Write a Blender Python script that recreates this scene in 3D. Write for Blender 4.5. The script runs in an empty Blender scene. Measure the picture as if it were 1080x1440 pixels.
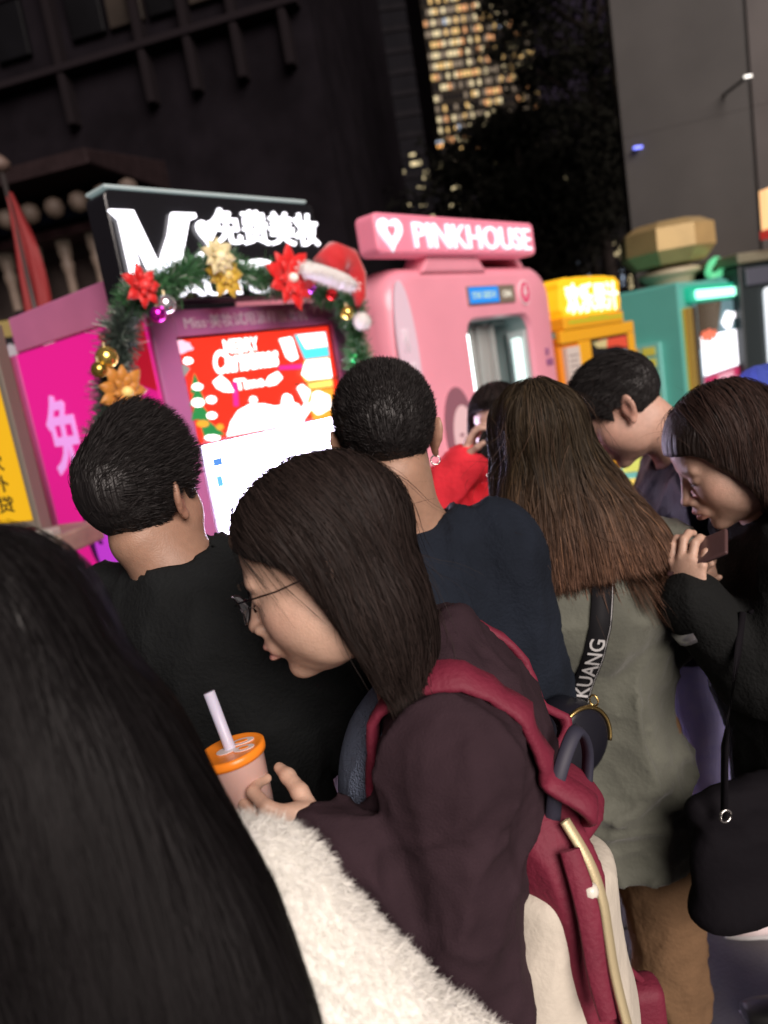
import bpy, bmesh, math, random
import numpy as np
from mathutils import Vector, Matrix
random.seed(7); rng = np.random.default_rng(7)
SC = bpy.context.scene; COL = SC.collection
PI = math.pi
# ------------------------------------------------------------------ camera
PITCH, ROLL = math.radians(10.5), math.radians(9.5)
CAM = np.array([0, 0, 1.6])
_f = np.array([0, math.cos(PITCH), -math.sin(PITCH)]); _u0 = np.array([0, math.sin(PITCH), math.cos(PITCH)]); _r0 = np.array([1., 0, 0])
_R = math.cos(ROLL)*_r0 - math.sin(ROLL)*_u0; _U = math.sin(ROLL)*_r0 + math.cos(ROLL)*_u0
cd = bpy.data.cameras.new('camera'); cam = bpy.data.objects.new('camera', cd); COL.objects.link(cam)
cd.sensor_fit = 'VERTICAL'; cd.sensor_height = 36; cd.sensor_width = 27; cd.lens = 1060/1440*36
cd.clip_start = .02; cd.clip_end = 900
cam.matrix_world = Matrix([[_R[0], _U[0], -_f[0], 0], [_R[1], _U[1], -_f[1], 0], [_R[2], _U[2], -_f[2], 1.6], [0, 0, 0, 1]])
cd.dof.use_dof = True; cd.dof.focus_distance = 1.05; cd.dof.aperture_fstop = 3.0
SC.camera = cam
def at(x, y, Y):
    d = _f + _R*(x-540)/1060 - _U*(y-720)/1060
    return CAM + d*(Y/d[1])
# ------------------------------------------------------------------ world, light, exposure
W = bpy.data.worlds.new("World"); SC.world = W; W.use_nodes = True
nt = W.node_tree; nt.nodes.clear()
wo = nt.nodes.new('ShaderNodeOutputWorld'); bg = nt.nodes.new('ShaderNodeBackground'); bg.inputs[0].default_value = (.28, .20, .32, 1); bg.inputs[1].default_value = .09
nt.links.new(bg.outputs[0], wo.inputs[0])
sl = bpy.data.lights.new('night_glow', 'SUN'); sl.energy = 4.4; sl.angle = math.radians(40); sl.color = (1, .87, .80)
so = bpy.data.objects.new('night_glow', sl); COL.objects.link(so); so.rotation_euler = (math.radians(62), 0, math.radians(22))
SC.view_settings.view_transform = 'Standard'; SC.view_settings.look = 'None'; SC.view_settings.exposure = 0; SC.view_settings.gamma = 1
SC.view_settings.use_curve_mapping = False
SC.render.engine = 'CYCLES'
SC.cycles.use_denoising = True; SC.cycles.max_bounces = 5; SC.cycles.sample_clamp_indirect = 4
SC.cycles.use_adaptive_sampling = True; SC.cycles.caustics_reflective = False; SC.cycles.caustics_refractive = False
# ------------------------------------------------------------------ materials
MATS = {}
def mat(name, col, rough=.6, metal=0, emit=0, ecol=None, var=0, vscale=8, bump=0, bscale=60, bdet=3, alpha=None, trans=0, coat=0, sheen=0, sss=0, attr=None, stretch=None, spec=None, space='Object', wave=None):
    if name in MATS: return MATS[name]
    m = bpy.data.materials.new(name); m.use_nodes = True; N = m.node_tree.nodes; L = m.node_tree.links
    b = N['Principled BSDF']; I = b.inputs
    col = tuple(col)+(1,) if len(col) == 3 else col
    I['Base Color'].default_value = col; I['Roughness'].default_value = rough; I['Metallic'].default_value = metal
    if spec is not None: I['Specular IOR Level'].default_value = spec
    if coat: I['Coat Weight'].default_value = coat; I['Coat Roughness'].default_value = .1
    if sheen: I['Sheen Weight'].default_value = sheen; I['Sheen Roughness'].default_value = .5
    if trans: I['Transmission Weight'].default_value = trans; I['IOR'].default_value = 1.3
    if sss: I['Subsurface Weight'].default_value = sss; I['Subsurface Radius'].default_value = (.9, .35, .2); I['Subsurface Scale'].default_value = .008
    if alpha is not None: I['Alpha'].default_value = alpha
    if emit: I['Emission Strength'].default_value = emit; I['Emission Color'].default_value = tuple(ecol or col[:3])[:3]+(1,)
    tc = N.new('ShaderNodeTexCoord'); src = tc.outputs[space]
    if stretch:
        mp = N.new('ShaderNodeMapping'); mp.inputs['Scale'].default_value = stretch; L.new(src, mp.inputs[0]); src = mp.outputs[0]
    csrc = None
    if attr:
        a = N.new('ShaderNodeAttribute'); a.attribute_name = attr; csrc = a.outputs['Color']; L.new(csrc, I['Base Color'])
    if var:
        n = N.new('ShaderNodeTexNoise'); n.inputs['Scale'].default_value = vscale; n.inputs['Detail'].default_value = 5; L.new(src, n.inputs['Vector'])
        mr = N.new('ShaderNodeMapRange'); mr.inputs[1].default_value = .3; mr.inputs[2].default_value = .7; mr.inputs[3].default_value = 1-var; mr.inputs[4].default_value = 1+var
        L.new(n.outputs[0], mr.inputs[0])
        mx = N.new('ShaderNodeMix'); mx.data_type = 'RGBA'; mx.blend_type = 'MULTIPLY'; mx.inputs[0].default_value = 1
        if csrc: L.new(csrc, mx.inputs[6])
        else: mx.inputs[6].default_value = col
        L.new(mr.outputs[0], mx.inputs[7]); L.new(mx.outputs[2], I['Base Color'])
    if bump:
        n = N.new('ShaderNodeTexNoise'); n.inputs['Scale'].default_value = bscale; n.inputs['Detail'].default_value = bdet; L.new(src, n.inputs['Vector'])
        bp = N.new('ShaderNodeBump'); bp.inputs['Strength'].default_value = bump; bp.inputs['Distance'].default_value = .01; L.new(n.outputs[0], bp.inputs['Height']); L.new(bp.outputs[0], I['Normal'])
    MATS[name] = m; return m
# ------------------------------------------------------------------ helpers
def link(name, me, m=None, parent=None, loc=(0, 0, 0), rot=(0, 0, 0)):
    o = bpy.data.objects.new(name, me); COL.objects.link(o); o.location = loc; o.rotation_euler = rot
    if m: me.materials.append(m)
    if parent: o.parent = parent
    return o
def thing(name, label, cat, loc=(0, 0, 0), rz=0, group=None):
    o = bpy.data.objects.new(name, None); COL.objects.link(o); o.empty_display_size = .1
    o.location = loc; o.rotation_euler = (0, 0, rz); o['label'] = label; o['category'] = cat
    if group: o['group'] = group
    return o
def tag(o, label, cat, group=None):
    o['label'] = label; o['category'] = cat
    if group: o['group'] = group
    return o
def struct(o): o['kind'] = 'structure'; return o
def stuff(o): o['kind'] = 'stuff'; return o
def pydata(name, v, f, m=None, parent=None, smooth=False, loc=(0, 0, 0), rot=(0, 0, 0)):
    me = bpy.data.meshes.new(name); me.from_pydata([tuple(map(float, p)) for p in v], [], [tuple(map(int, q)) for q in f]); me.update()
    if smooth: me.shade_smooth()
    return link(name, me, m, parent, loc, rot)
def npmesh(name, v, f, m=None, parent=None, smooth=True, col=None, loc=(0, 0, 0)):
    me = bpy.data.meshes.new(name); v = np.ascontiguousarray(v, np.float32); f = np.ascontiguousarray(f, np.int32); k = f.shape[1]
    me.vertices.add(len(v)); me.vertices.foreach_set('co', v.ravel())
    me.loops.add(f.size); me.loops.foreach_set('vertex_index', f.ravel())
    me.polygons.add(len(f)); me.polygons.foreach_set('loop_start', np.arange(0, f.size, k, dtype=np.int32))
    me.update(calc_edges=True)
    if smooth: me.shade_smooth()
    if col is not None:
        a = me.color_attributes.new('col', 'FLOAT_COLOR', 'POINT'); c = np.ones((len(v), 4), np.float32); c[:, :3] = col; a.data.foreach_set('color', c.ravel())
    return link(name, me, m, parent, loc)
class MB:
    def __init__(s): s.bm = bmesh.new()
    def box(s, lo, hi, bev=0, seg=2, M=None):
        g = bmesh.ops.create_cube(s.bm, size=1); vs = g['verts']
        lo, hi = Vector(lo), Vector(hi)
        for v in vs: v.co = Vector(((lo[i]+hi[i])/2 + v.co[i]*(hi[i]-lo[i]) for i in range(3)))
        if bev:
            es = list({e for v in vs for e in v.link_edges})
            r = bmesh.ops.bevel(s.bm, geom=es, offset=bev, segments=seg, profile=.5, affect='EDGES'); vs = r['verts']
        if M is not None:
            for v in set(vs): v.co = M @ v.co
        return s
    def prism(s, pts, y0, y1, bev=0, seg=2, plane='xz'):
        def P(p, d): return Vector((p[0], d, p[1])) if plane == 'xz' else (Vector((p[0], p[1], d)) if plane == 'xy' else Vector((d, p[0], p[1])))
        a = [s.bm.verts.new(P(p, y0)) for p in pts]; b = [s.bm.verts.new(P(p, y1)) for p in pts]; n = len(pts)
        f1 = s.bm.faces.new(a); f2 = s.bm.faces.new(b[::-1]); fs = [f1, f2]
        for i in range(n): fs.append(s.bm.faces.new((a[i], b[i], b[(i+1) % n], a[(i+1) % n])))
        bmesh.ops.recalc_face_normals(s.bm, faces=fs)
        if bev:
            es = list(set(f1.edges) | set(f2.edges)); bmesh.ops.bevel(s.bm, geom=es, offset=bev, segments=seg, profile=.5, affect='EDGES')
        return s
    def tube(s, pts, r, n=8, cap=True):
        pts = [Vector(p) for p in pts]; rs = r if hasattr(r, '__len__') else [r]*len(pts); rings = []
        up = Vector((0, 0, 1))
        for i, p in enumerate(pts):
            t = (pts[min(i+1, len(pts)-1)]-pts[max(i-1, 0)]).normalized()
            a = t.cross(up if abs(t.dot(up)) < .95 else Vector((1, 0, 0))).normalized(); b = t.cross(a)
            rings.append([s.bm.verts.new(p+(a*math.cos(2*PI*k/n)+b*math.sin(2*PI*k/n))*rs[i]) for k in range(n)])
        for A, B in zip(rings, rings[1:]):
            for k in range(n): s.bm.faces.new((A[k], A[(k+1) % n], B[(k+1) % n], B[k]))
        if cap: s.bm.faces.new(rings[0][::-1]); s.bm.faces.new(rings[-1])
        return s
    def lathe(s, prof, n=24, c=(0, 0, 0), M=None):
        c = Vector(c); rings = []
        for (r, z) in prof:
            rings.append([s.bm.verts.new(c+Vector((r*math.cos(2*PI*k/n), r*math.sin(2*PI*k/n), z))) for k in range(n)])
        for A, B in zip(rings, rings[1:]):
            for k in range(n): s.bm.faces.new((A[k], A[(k+1) % n], B[(k+1) % n], B[k]))
        if prof[0][0] > 1e-4: s.bm.faces.new(rings[0][::-1])
        if prof[-1][0] > 1e-4: s.bm.faces.new(rings[-1])
        if M is not None:
            for R in rings:
                for v in R: v.co = M @ v.co
        return s
    def build(s, name, m, parent=None, smooth=False, loc=(0, 0, 0), rot=(0, 0, 0)):
        bmesh.ops.remove_doubles(s.bm, verts=s.bm.verts, dist=1e-6)
        bmesh.ops.recalc_face_normals(s.bm, faces=s.bm.faces)
        me = bpy.data.meshes.new(name); s.bm.to_mesh(me); s.bm.free()
        if smooth: me.shade_smooth()
        return link(name, me, m, parent, loc, rot)
def rbox(name, lo, hi, m, parent=None, bev=.004, seg=2): return MB().box(lo, hi, bev, seg).build(name, m, parent)
def ellipse(cx, cz, rx, rz, n=28, a0=0, a1=2*PI):
    return [(cx+rx*math.cos(a0+(a1-a0)*k/n), cz+rz*math.sin(a0+(a1-a0)*k/n)) for k in range(n)]
def rrect(x0, x1, z0, z1, r, n=6):
    P = []
    for cx, cz, a in ((x1-r, z1-r, 0), (x0+r, z1-r, PI/2), (x0+r, z0+r, PI), (x1-r, z0+r, 1.5*PI)):
        P += [(cx+r*math.cos(a+k*PI/2/n), cz+r*math.sin(a+k*PI/2/n)) for k in range(n+1)]
    return P
def text(name, body, m, parent, x0, z0, h, width=None, y=0, ext=.004, bold=0, rot=(PI/2, 0, 0), ctr=False, shear=0):
    """lettering as mesh: h = height of the letter block, width = fitted width, left bottom at x0, z0 on the plane y"""
    c = bpy.data.curves.new(name, 'FONT'); c.body = body; c.extrude = ext; c.offset = bold; c.resolution_u = 3; c.shear = shear
    t = bpy.data.objects.new(name, c); COL.objects.link(t)
    me = bpy.data.meshes.new_from_object(t.evaluated_get(bpy.context.evaluated_depsgraph_get()))
    bpy.data.objects.remove(t); bpy.data.curves.remove(c)
    n = len(me.vertices); co = np.empty(n*3); me.vertices.foreach_get('co', co); co = co.reshape(-1, 3)
    mn, mx = co.min(0), co.max(0); sy = h/(mx[1]-mn[1]); sx = (width/(mx[0]-mn[0])) if width else sy
    co[:, 0] = (co[:, 0]-mn[0])*sx; co[:, 1] = (co[:, 1]-mn[1])*sy
    me.vertices.foreach_set('co', co.ravel()); me.materials.clear(); me.update()
    return link(name, me, m, parent, (x0, y, z0), rot)
# ------------------------------------------------------------------ setting
asphalt = mat('paving', (.045, .045, .05), .55, var=.35, vscale=3, bump=.25, bscale=90)
pv = MB().box((-300, -40, -.3), (300, 420, 0)).build('ground', asphalt); struct(pv)
slab = mat('paving_slab', (.06, .058, .062), .45, var=.3, vscale=5, bump=.2, bscale=120)
pm = bpy.data.meshes.new('paving_slab'); bm = bmesh.new(); bmesh.ops.create_cube(bm, size=1)
for v in bm.verts: v.co = Vector((v.co.x*.594, v.co.y*.594, v.co.z*.02))
bmesh.ops.bevel(bm, geom=list(bm.edges), offset=.003, segments=1, affect='EDGES'); bm.to_mesh(pm); bm.free(); pm.materials.append(slab)
rd = random.Random(3)
for i in range(-4, 8):
    for j in range(0, 12):
        o = bpy.data.objects.new('paving_slab', pm); COL.objects.link(o); o.parent = pv
        o.location = (i*.6+(j % 2)*.3, j*.6+.3, .006+rd.uniform(-.001, .001)); o.rotation_euler = (0, 0, rd.choice((0, PI/2)))
# far buildings ---------------------------------------------------------------
def warm(name, c, s): return mat(name, (.02, .02, .02), .5, emit=s, ecol=c)
wcols = [warm('window_light_gold', (1, .60, .16), 1.0), warm('window_light_pale', (1, .80, .42), 1.0), warm('window_light_orange', (1, .40, .10), .9), warm('window_light_dim', (.75, .5, .25), .25), warm('window_light_cool', (.6, .75, 1), .7)]
dkwall = mat('dark_facade', (.010, .009, .011), spec=.04, rough=.7, var=.3, vscale=.4)
dkglass = mat('dark_window_glass', (.004, .004, .006), .7, spec=.05)
def winmesh(parent, cells, name, mats, depth=.12):
    """windows of one far facade that are too small to pick apart, joined per lamp colour"""
    for k, m in enumerate(mats):
        cs = [c for c in cells if c[4] == k]
        if not cs: continue
        b = MB()
        for (x0, z0, x1, z1, _) in cs: b.box((x0, -depth, z0), (x1, .05, z1))
        stuff(b.build(name, m, parent))
def tower(label, X, Y, rz, w, d, h, nx, fh, litp, zone=None, name='tower_block', cat='tower', floor0=0, wallm=None, seed=1, group=None, win=(.62, .6), mats=wcols, wts=(4, 4, 2, 5, .2)):
    r = random.Random(seed); t = thing(name, label, cat, (X, Y, 0), rz, group)
    MB().box((0, 0, 0), (w, d, h)).build('wall', wallm or dkwall, t)
    cw = w/nx; cells = []; dark = []
    bb = MB()
    for j in range(floor0, int(h/fh)):
        z = j*fh
        bb.box((-.1, -.25, z), (w+.1, .02, z+.28))
        rowp = r.random()
        for i in range(nx):
            p = litp if zone is None else litp*zone(i/nx, z/h)
            x0 = i*cw+cw*(1-win[0])/2; c = (x0, z+fh*.3, x0+cw*win[0], z+fh*(.3+win[1]))
            if r.random() < p*(.6+.8*rowp): cells.append(c+(r.choices(range(len(wts)), wts)[0],))
            else: dark.append(c+(0,))
    stuff(bb.build('balcony_slab', wallm or dkwall, t))
    winmesh(t, cells, 'lit_window', mats); winmesh(t, dark, 'window', [dkglass], .06)
    return t
bld = mat('tower_concrete', (.03, .025, .02), spec=.04, rough=.8, var=.2, vscale=.2)
p2 = at(626, 250, 190)
tower('tall residential tower glowing with rows of gold windows at the top of the view', p2[0], 190, math.radians(4), 25, 20, 150, 28, 2.3, .66, zone=lambda a, z: 1.0 if z > .33 else .12, wallm=bld, seed=4, win=(.7, .5))
p = at(606, 250, 120)
tower('dark slab block with vertical ribs and a few lit windows left of the gold tower', p[0]-26, 120, math.radians(2), 26, 20, 115, 34, 2.9, .012, seed=11)
p = at(655, 330, 70)
tower('lower dark block with scattered white windows behind the pink booth', p[0]-2, 75, math.radians(-6), 17, 9, 17.5, 17, 2.5, .13, seed=5, mats=wcols[:2]+wcols[4:], wts=(1, 4, 2))
tower('distant block with sparse lit windows seen through the trees', p[0]+18, 88, math.radians(-8), 22, 9, 22, 20, 2.6, .10, seed=8, mats=wcols[:2]+wcols[4:], wts=(2, 4, 1))
# near-left mall building: canopy roof, columns, round lanterns ----------------
mall = thing('mall_building', 'dark mall building with a long canopy and pale columns behind the left kiosks', 'building', (0, 0, 0))
mw = mat('mall_stone', (.03, .025, .025), spec=.04, rough=.7, var=.3, vscale=1.2); mdk = mat('mall_dark_panel', (.008, .0065, .0085), spec=.04, rough=.9, var=.3, vscale=2)
ang = math.radians(24)
mp = at(60, 400, 11.5); mall.location = (mp[0], 11.5, 0); mall.rotation_euler = (0, 0, math.radians(-14))
MB().box((-12, .8, 0), (4.4, 7, 26)).build('wall', mdk, mall)
for k in range(9):
    MB().box((-11.9, .55, 6.5+k*2.35), (4.3, .8, 6.6+k*2.35), .02).build('floor_ledge', mat('mall_ledge', (.014, .011, .013), spec=.04, rough=.9), mall)
for k in range(8):
    for i in range(4):
        x = -8.4+i*3.1
        for h_ in range(4):
            kk = (i*7+k*5+h_*3) % 6; g_ = (.030, .024, .020) if kk == 0 else ((.016, .013, .014) if kk < 3 else (.004, .004, .005))
            rb = MB().box((x+h_*.62, .70, 6.9+k*2.35), (x+h_*.62+.54, .795, 8.5+k*2.35), .02).build('window', mat('mall_glass_%d' % (0 if kk == 0 else (1 if kk < 3 else 2)), g_, .5, var=.5, vscale=.9, spec=.1), mall)
            MB().box((x+h_*.62-.03, .67, 7.65+k*2.35), (x+h_*.62+.57, .699, 7.71+k*2.35)).build('frame', mdk, rb)
for i, x in enumerate((-8.7, -7.15, -5.6, -4.0, -2.5, -.9, .6, 1.9, 2.6, 3.3, 4.0)):
    MB().box((x, .58, 5.8), (x+.12, .9, 26), .03).build('pier', mat('mall_pier', (.012, .0095, .011), spec=.04, rough=.9), mall)
MB().prism([(-1.3, 4.6), (-1.3, 4.78), (.9, 5.1), (.9, 4.65)], -12, 1.9, .03, plane='yz').build('canopy', mat('canopy_brown', (.02, .013, .014), spec=.04, rough=.6, var=.2), mall)
MB().box((-12, -.5, 4.26), (1.6, .6, 4.58)).build('fascia', mat('fascia_navy', (.004, .005, .012), spec=.04, rough=.5), mall)
for i in range(9):
    MB().lathe([(.02, -.13), (.10, -.09), (.13, 0), (.10, .09), (.02, .13)], 12, (-.75+i*.36, -.9, 4.32)).build('lantern', mat('paper_lantern', (.07, .05, .04), .7, emit=.01, ecol=(1, .65, .4), var=.4, vscale=6), mall, True)
MB().box((-6, .5, 0), (1.7, .79, 4.24)).build('shopfront', mat('shopfront_tan', (.07, .052, .047), .6, var=.25, vscale=1.5), mall)
for x in (-.9, -.42, .06, .54, 1.02, 1.5):
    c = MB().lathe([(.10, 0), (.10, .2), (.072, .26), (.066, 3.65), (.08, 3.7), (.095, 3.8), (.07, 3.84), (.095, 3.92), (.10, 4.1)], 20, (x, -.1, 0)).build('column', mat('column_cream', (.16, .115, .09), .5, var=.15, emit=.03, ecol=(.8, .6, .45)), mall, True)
MB().box((-6, -.35, 4.11), (1.7, .3, 4.22)).build('beam', mat('beam_red', (.03, .008, .01), .6), mall)
# red banner on a pole
fp = at(58, 470, 7.2)
bn = thing('red_banner', 'furled dark red banner on a thin pole at the left edge', 'banner', (fp[0], 7.2, 0))
MB().tube([(0, 0, 0), (0, 0, 3.85)], .022, 10).build('pole', mat('pole_grey', (.07, .06, .06), .4, .6), bn, True)
MB().lathe([(.01, -.06), (.07, -.03), (.09, .02), (.05, .07), (.01, .1)], 10, (0, 0, 3.9)).build('finial', mat('finial_tan', (.12, .08, .065), .6), bn, True)
vv, ff = [], []
for j in range(18):
    z = 3.65-j*.085; wd = .03+.11*math.sin(min(1, j/13)*PI*.62)
    for i in range(9):
        a = i/8; vv.append((-wd*.6+a*wd*1.9, .04*math.sin(a*13+j*.35), z-.02*math.sin(a*5)))
for j in range(17):
    for i in range(8): ff.append((j*9+i, j*9+i+1, j*9+i+10, j*9+i+9))
o = pydata('cloth', vv, ff, mat('banner_cloth', (.22, .012, .014), .7), bn, True)
md = o.modifiers.new('s', 'SOLIDIFY'); md.thickness = .004
# traffic light style green lamp at far left
gp = at(13, 368, 8.4)
tl = thing('green_lamp', 'small round green signal lamp at the far left edge', 'lamp', (gp[0], 8.4, 0))
MB().tube([(0, .1, 0), (0, .1, 2.72)], .03, 8).build('post', mdk, tl)
MB().box((-.1, .04, 2.63), (.1, .16, 2.86), .02).build('housing', mdk, tl)
MB().lathe([(.055, 0), (.04, .02), (.001, .028)], 14, (0, 0, 0), Matrix.Translation((0, .04, 2.745)) @ Matrix.Rotation(PI/2, 4, 'X')).build('lens', mat('green_lens', (0, .1, .06), .3, emit=1.3, ecol=(.02, .8, .45)), tl, True)
# pillar at right: grey stone cladding panels with a paler return
plc = at(886, 300, 9.5); pc = thing('stone_pillar', 'huge grey polished stone pillar rising at the right edge', 'pillar', (plc[0], 9.5, 0), math.radians(-18))
gst = mat('pillar_stone', (.060, .057, .055), .35, var=.25, vscale=.7, spec=.3)
gst2 = mat('pillar_pale_stone', (.085, .076, .074), .35, var=.2, vscale=1.5, spec=.3)
MB().box((.01, .01, 0), (1.38, 1.6, 11)).build('core', gst, pc)
for k in range(6):
    MB().box((0, -.02, k*1.9+.001), (1.398, .03, k*1.9+1.899), .001).build('panel', gst, pc)
    MB().box((1.400, -.05, k*1.9+.001), (2.7, .4, k*1.9+1.899), .002).build('panel', gst2, pc)
# trees -----------------------------------------------------------------------
leafm = mat('night_leaf', (.010, .010, .008), .95, spec=.05, var=.4, vscale=3); barkm = mat('bark', (.015, .012, .011), spec=.04, rough=.9, var=.3, bump=.5, bscale=20)
def tree(label, X, Y, h, r, z0, n=9000, seed=1, group='dark trees behind the booths', sq=1.0, ls=.085):
    g = np.random.default_rng(seed); t = thing('street_tree', label, 'tree', (X, Y, 0), 0, group)
    rr = random.Random(seed); b = MB(); b.tube([(0, 0, 0), (.05, 0, z0*.6), (.0, .1, z0), (.1, 0, h*.8)], [.2, .16, .13, .03], 10)
    tips = []
    for k in range(16):
        a = rr.uniform(0, 2*PI); z = z0+rr.uniform(-.1, .55)*(h-z0); L = r*rr.uniform(.5, .95)
        e = (math.cos(a)*L, math.sin(a)*L*.8, z+rr.uniform(.4, 1.3)); b.tube([(0, 0, z-.4), (e[0]*.5, e[1]*.5, z+.25), e], [.07, .045, .015], 6); tips.append(e)
    b.build('trunk', barkm, t, True)
    # clumps of leaves
    nc = 90; cz = (z0+h)/2; th = g.uniform(0, 2*np.pi, nc); zz = g.uniform(-1, 1, nc); rad = np.sqrt(np.clip(1-zz**2, .1, 1))*g.uniform(.35, 1, nc)
    C = np.c_[np.cos(th)*rad*r, np.sin(th)*rad*r*.8, cz+zz*(h-z0)/2*sq]; cs = g.uniform(.3, .7, nc)*r*.30
    i = g.integers(0, nc, n); P = C[i]+g.normal(0, 1, (n, 3))*cs[i][:, None]*np.array([1, 1, .55])
    a = g.normal(0, 1, (n, 3)); a /= np.linalg.norm(a, axis=1)[:, None]; c = np.cross(a, g.normal(0, 1, (n, 3))); c /= np.linalg.norm(c, axis=1)[:, None]
    s = g.uniform(.6, 1.2, n)[:, None]*ls
    V = np.stack([P-a*s, P+c*s*.38, P+a*s, P-c*s*.38], 1).reshape(-1, 3); F = np.arange(4*n).reshape(-1, 4)
    stuff(npmesh('crown', V, F, leafm, t, False)); return t
p = at(835, 180, 17); tree('tall dark leafy tree beside the grey pillar', p[0], 17, 11.5, 2.2, 4.2, 27000, 2)
p = at(735, 280, 14); tree('lower dark tree standing behind the pink booth sign', p[0], 14.5, 5.6, 1.7, 2.6, 20000, 5)
p = at(860, 300, 22); tree('dark tree farthest back between the orange kiosk and the pillar', p[0], 24, 8.5, 2.6, 2.4, 15000, 9)
p = at(690, 330, 25); tree('wide dark tree below the gold tower', p[0], 27, 6.2, 3.4, 2.6, 12000, 12)
# small far lights (shop lamps and signs under the trees)
rl = random.Random(21)
for i, (x, y, Y, k, s) in enumerate([(696, 216, 40, 4, .16), (897, 207, 9.35, 4, .04), (620, 205, 60, 2, .2), (1052, 107, 8.6, 1, .03), (647, 294, 40, 1, .16), (862, 290, 30, 1, .1), (869, 276, 30, 1, .1), (690, 235, 40, 1, .14)]):
    q = at(x, y, Y); names = ['blue shop lamp shining high between tower and trees', 'blue glowing spot at the edge of the grey pillar', 'small orange lamp below the gold tower windows', 'thin white glowing spot on the pale side of the pillar', 'white street lamp just above the pink booth sign', 'upper white lamp right of the dark trees', 'lower white lamp right of the dark trees', 'pale lamp under the tall tower']
    l = thing('street_lamp', names[i], 'lamp', (q[0], Y, 0), 0, 'small lamps far behind the kiosks')
    if i in (1, 3): MB().box((-s*.6, 0, q[2]-s*.3), (s*.6, .9, q[2]+s*.2)).build('bracket', mdk, l)  # pillar spots: glowing boxes fixed to the pillar face, without poles
    else: MB().tube([(0, s*.6, 0), (0, s*.6, q[2])], s*.16, 6).build('pole', mdk, l)
    MB().box((-s*1.3, -s*.4, q[2]-s*.4), (s*1.3, s*.5, q[2]+s*.3), s*.15).build('lamp_head', [None, mat('lamp_white', (.5, .5, .5), .4, emit=2.2, ecol=(1, .93, .85)), mat('lamp_orange', (.5, .3, .1), .4, emit=2, ecol=(1, .45, .12)), None, mat('lamp_blue', (.1, .1, .5), .4, emit=2.4, ecol=(.18, .22, 1))][k], l)

# scattered lit shop windows and lamps among the far trees, joined: far too small to pick apart
b = [MB() for _ in range(3)]
for i in range(70):
    x = rl.gauss(690, 75); y = rl.gauss(285, 45)
    if not 560 < x < 872 or y < 190: continue
    Y = rl.uniform(42, 60); q = at(x, y, Y); s_ = rl.uniform(.10, .30); b[rl.choices((0, 1, 2), (5, 2, 1))[0]].box((q[0]-s_*1.3, Y-.02, q[2]-s_*.4), (q[0]+s_*1.3, Y+.1, q[2]+s_*.4))
for k, m in enumerate((wcols[1], wcols[2], wcols[4])):
    o = stuff(b[k].build('far_lit_window', m)); tag(o, ['scattered pale lit windows among the far trees', 'scattered orange lit windows among the far trees', 'scattered bluish lit windows among the far trees'][k], 'window')
# ================================================================== kiosk row
RA = math.radians(48); ROW = at(700, 440, 4.4); RU = np.array([math.cos(RA), math.sin(RA), 0]); RV = np.array([-math.sin(RA), math.cos(RA), 0])
def rowp(u, v=0, z=0): return np.array([ROW[0], ROW[1], 0])+RU*u+RV*v+np.array([0, 0, z])
def onrow(x, y, v=0.):
    """row coordinates (u, z) of the point seen at a picture position on the row's front plane moved by v"""
    d = _f+_R*(x-540)/1060-_U*(y-720)/1060; o = rowp(0, v); t = ((o-CAM)@RV)/(d@RV); p = CAM+d*t
    return float((p-o)@RU), float(p[2])
lit = lambda n, c, s, base=.3: mat(n, tuple(min(1, k*base) for k in c), .4, emit=s, ecol=c)
WHT = lit('lit_white', (.78, .70, 1), 26.0, .9); WHT2 = lit('lit_white_letters', (.93, .92, 1), 2.6, .9)
black = mat('black_gloss', (.012, .012, .014), .2, coat=.3)
# ---- cosmetics kiosk
U0k = -2.27; k1 = thing('cosmetics_kiosk', 'magenta cosmetics vending kiosk with a red Christmas screen and huge white M sign', 'kiosk', rowp(U0k), RA)
pkf = mat('kiosk_mauve', (.47, .15, .36), .32, var=.06, vscale=2, coat=.2)
MB().box((0, .035, .05), (1.07, 1.55, 1.93), .012).build('body', pkf, k1)
F = MB()
F.box((0, 0, .05), (.10, .034, 1.93), .006).box((.905, 0, .05), (1.07, .034, 1.93), .006).box((.10, .001, 1.835), (.905, .034, 1.93), .004).box((.10, .001, .05), (.905, .034, .78), .004)
F.build('front_frame', pkf, k1)
MB().box((.098, .02, .775), (.91, .04, 1.84)).build('bezel', black, k1)
sc = MB().box((.112, .006, 1.446), (.885, .03, 1.826), .003).build('screen', lit('screen_red', (1, .035, .015), 1.0), k1)
ld = MB().box((.125, .004, .80), (.87, .03, 1.434), .003).build('lower_screen', WHT, k1)
text('header_lettering', 'Miss·美妆试用派样贩卖机', mat('header_print', (.75, .6, .72), .4), k1, .14, 1.858, .05, .62, -.0025, .002)
def K(px, py): u, z = onrow(px, py); return u-U0k, z
def Z(zx, zy): return K(240+zx/4.5, 460+zy/4.5)   # enlarged crop of the screen
def shape(name, pts, m, par, y, th=.0018, T=None): return MB().prism([T(*p) if T else p for p in pts], y-th, y).build(name, m, par)
wS = lit('screen_white', (1, .97, .95), 2.2, .9); gS = lit('screen_green', (.03, .30, .08), .8); oS = lit('screen_orange', (1, .42, .04), 1.0); cS = lit('screen_cyan', (.1, .75, .85), 1.1); mS = lit('screen_magenta', (1, .03, .35), .9); yS = lit('screen_yellow', (1, .72, .15), 1.3); rS = lit('screen_dark_red', (.6, .015, .02), .7)
y0 = .0045
def ellp(cx, cy, rx, ry, n=18): return [(cx+rx*math.cos(2*PI*k/n), cy+ry*math.sin(2*PI*k/n)) for k in range(n)]
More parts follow.
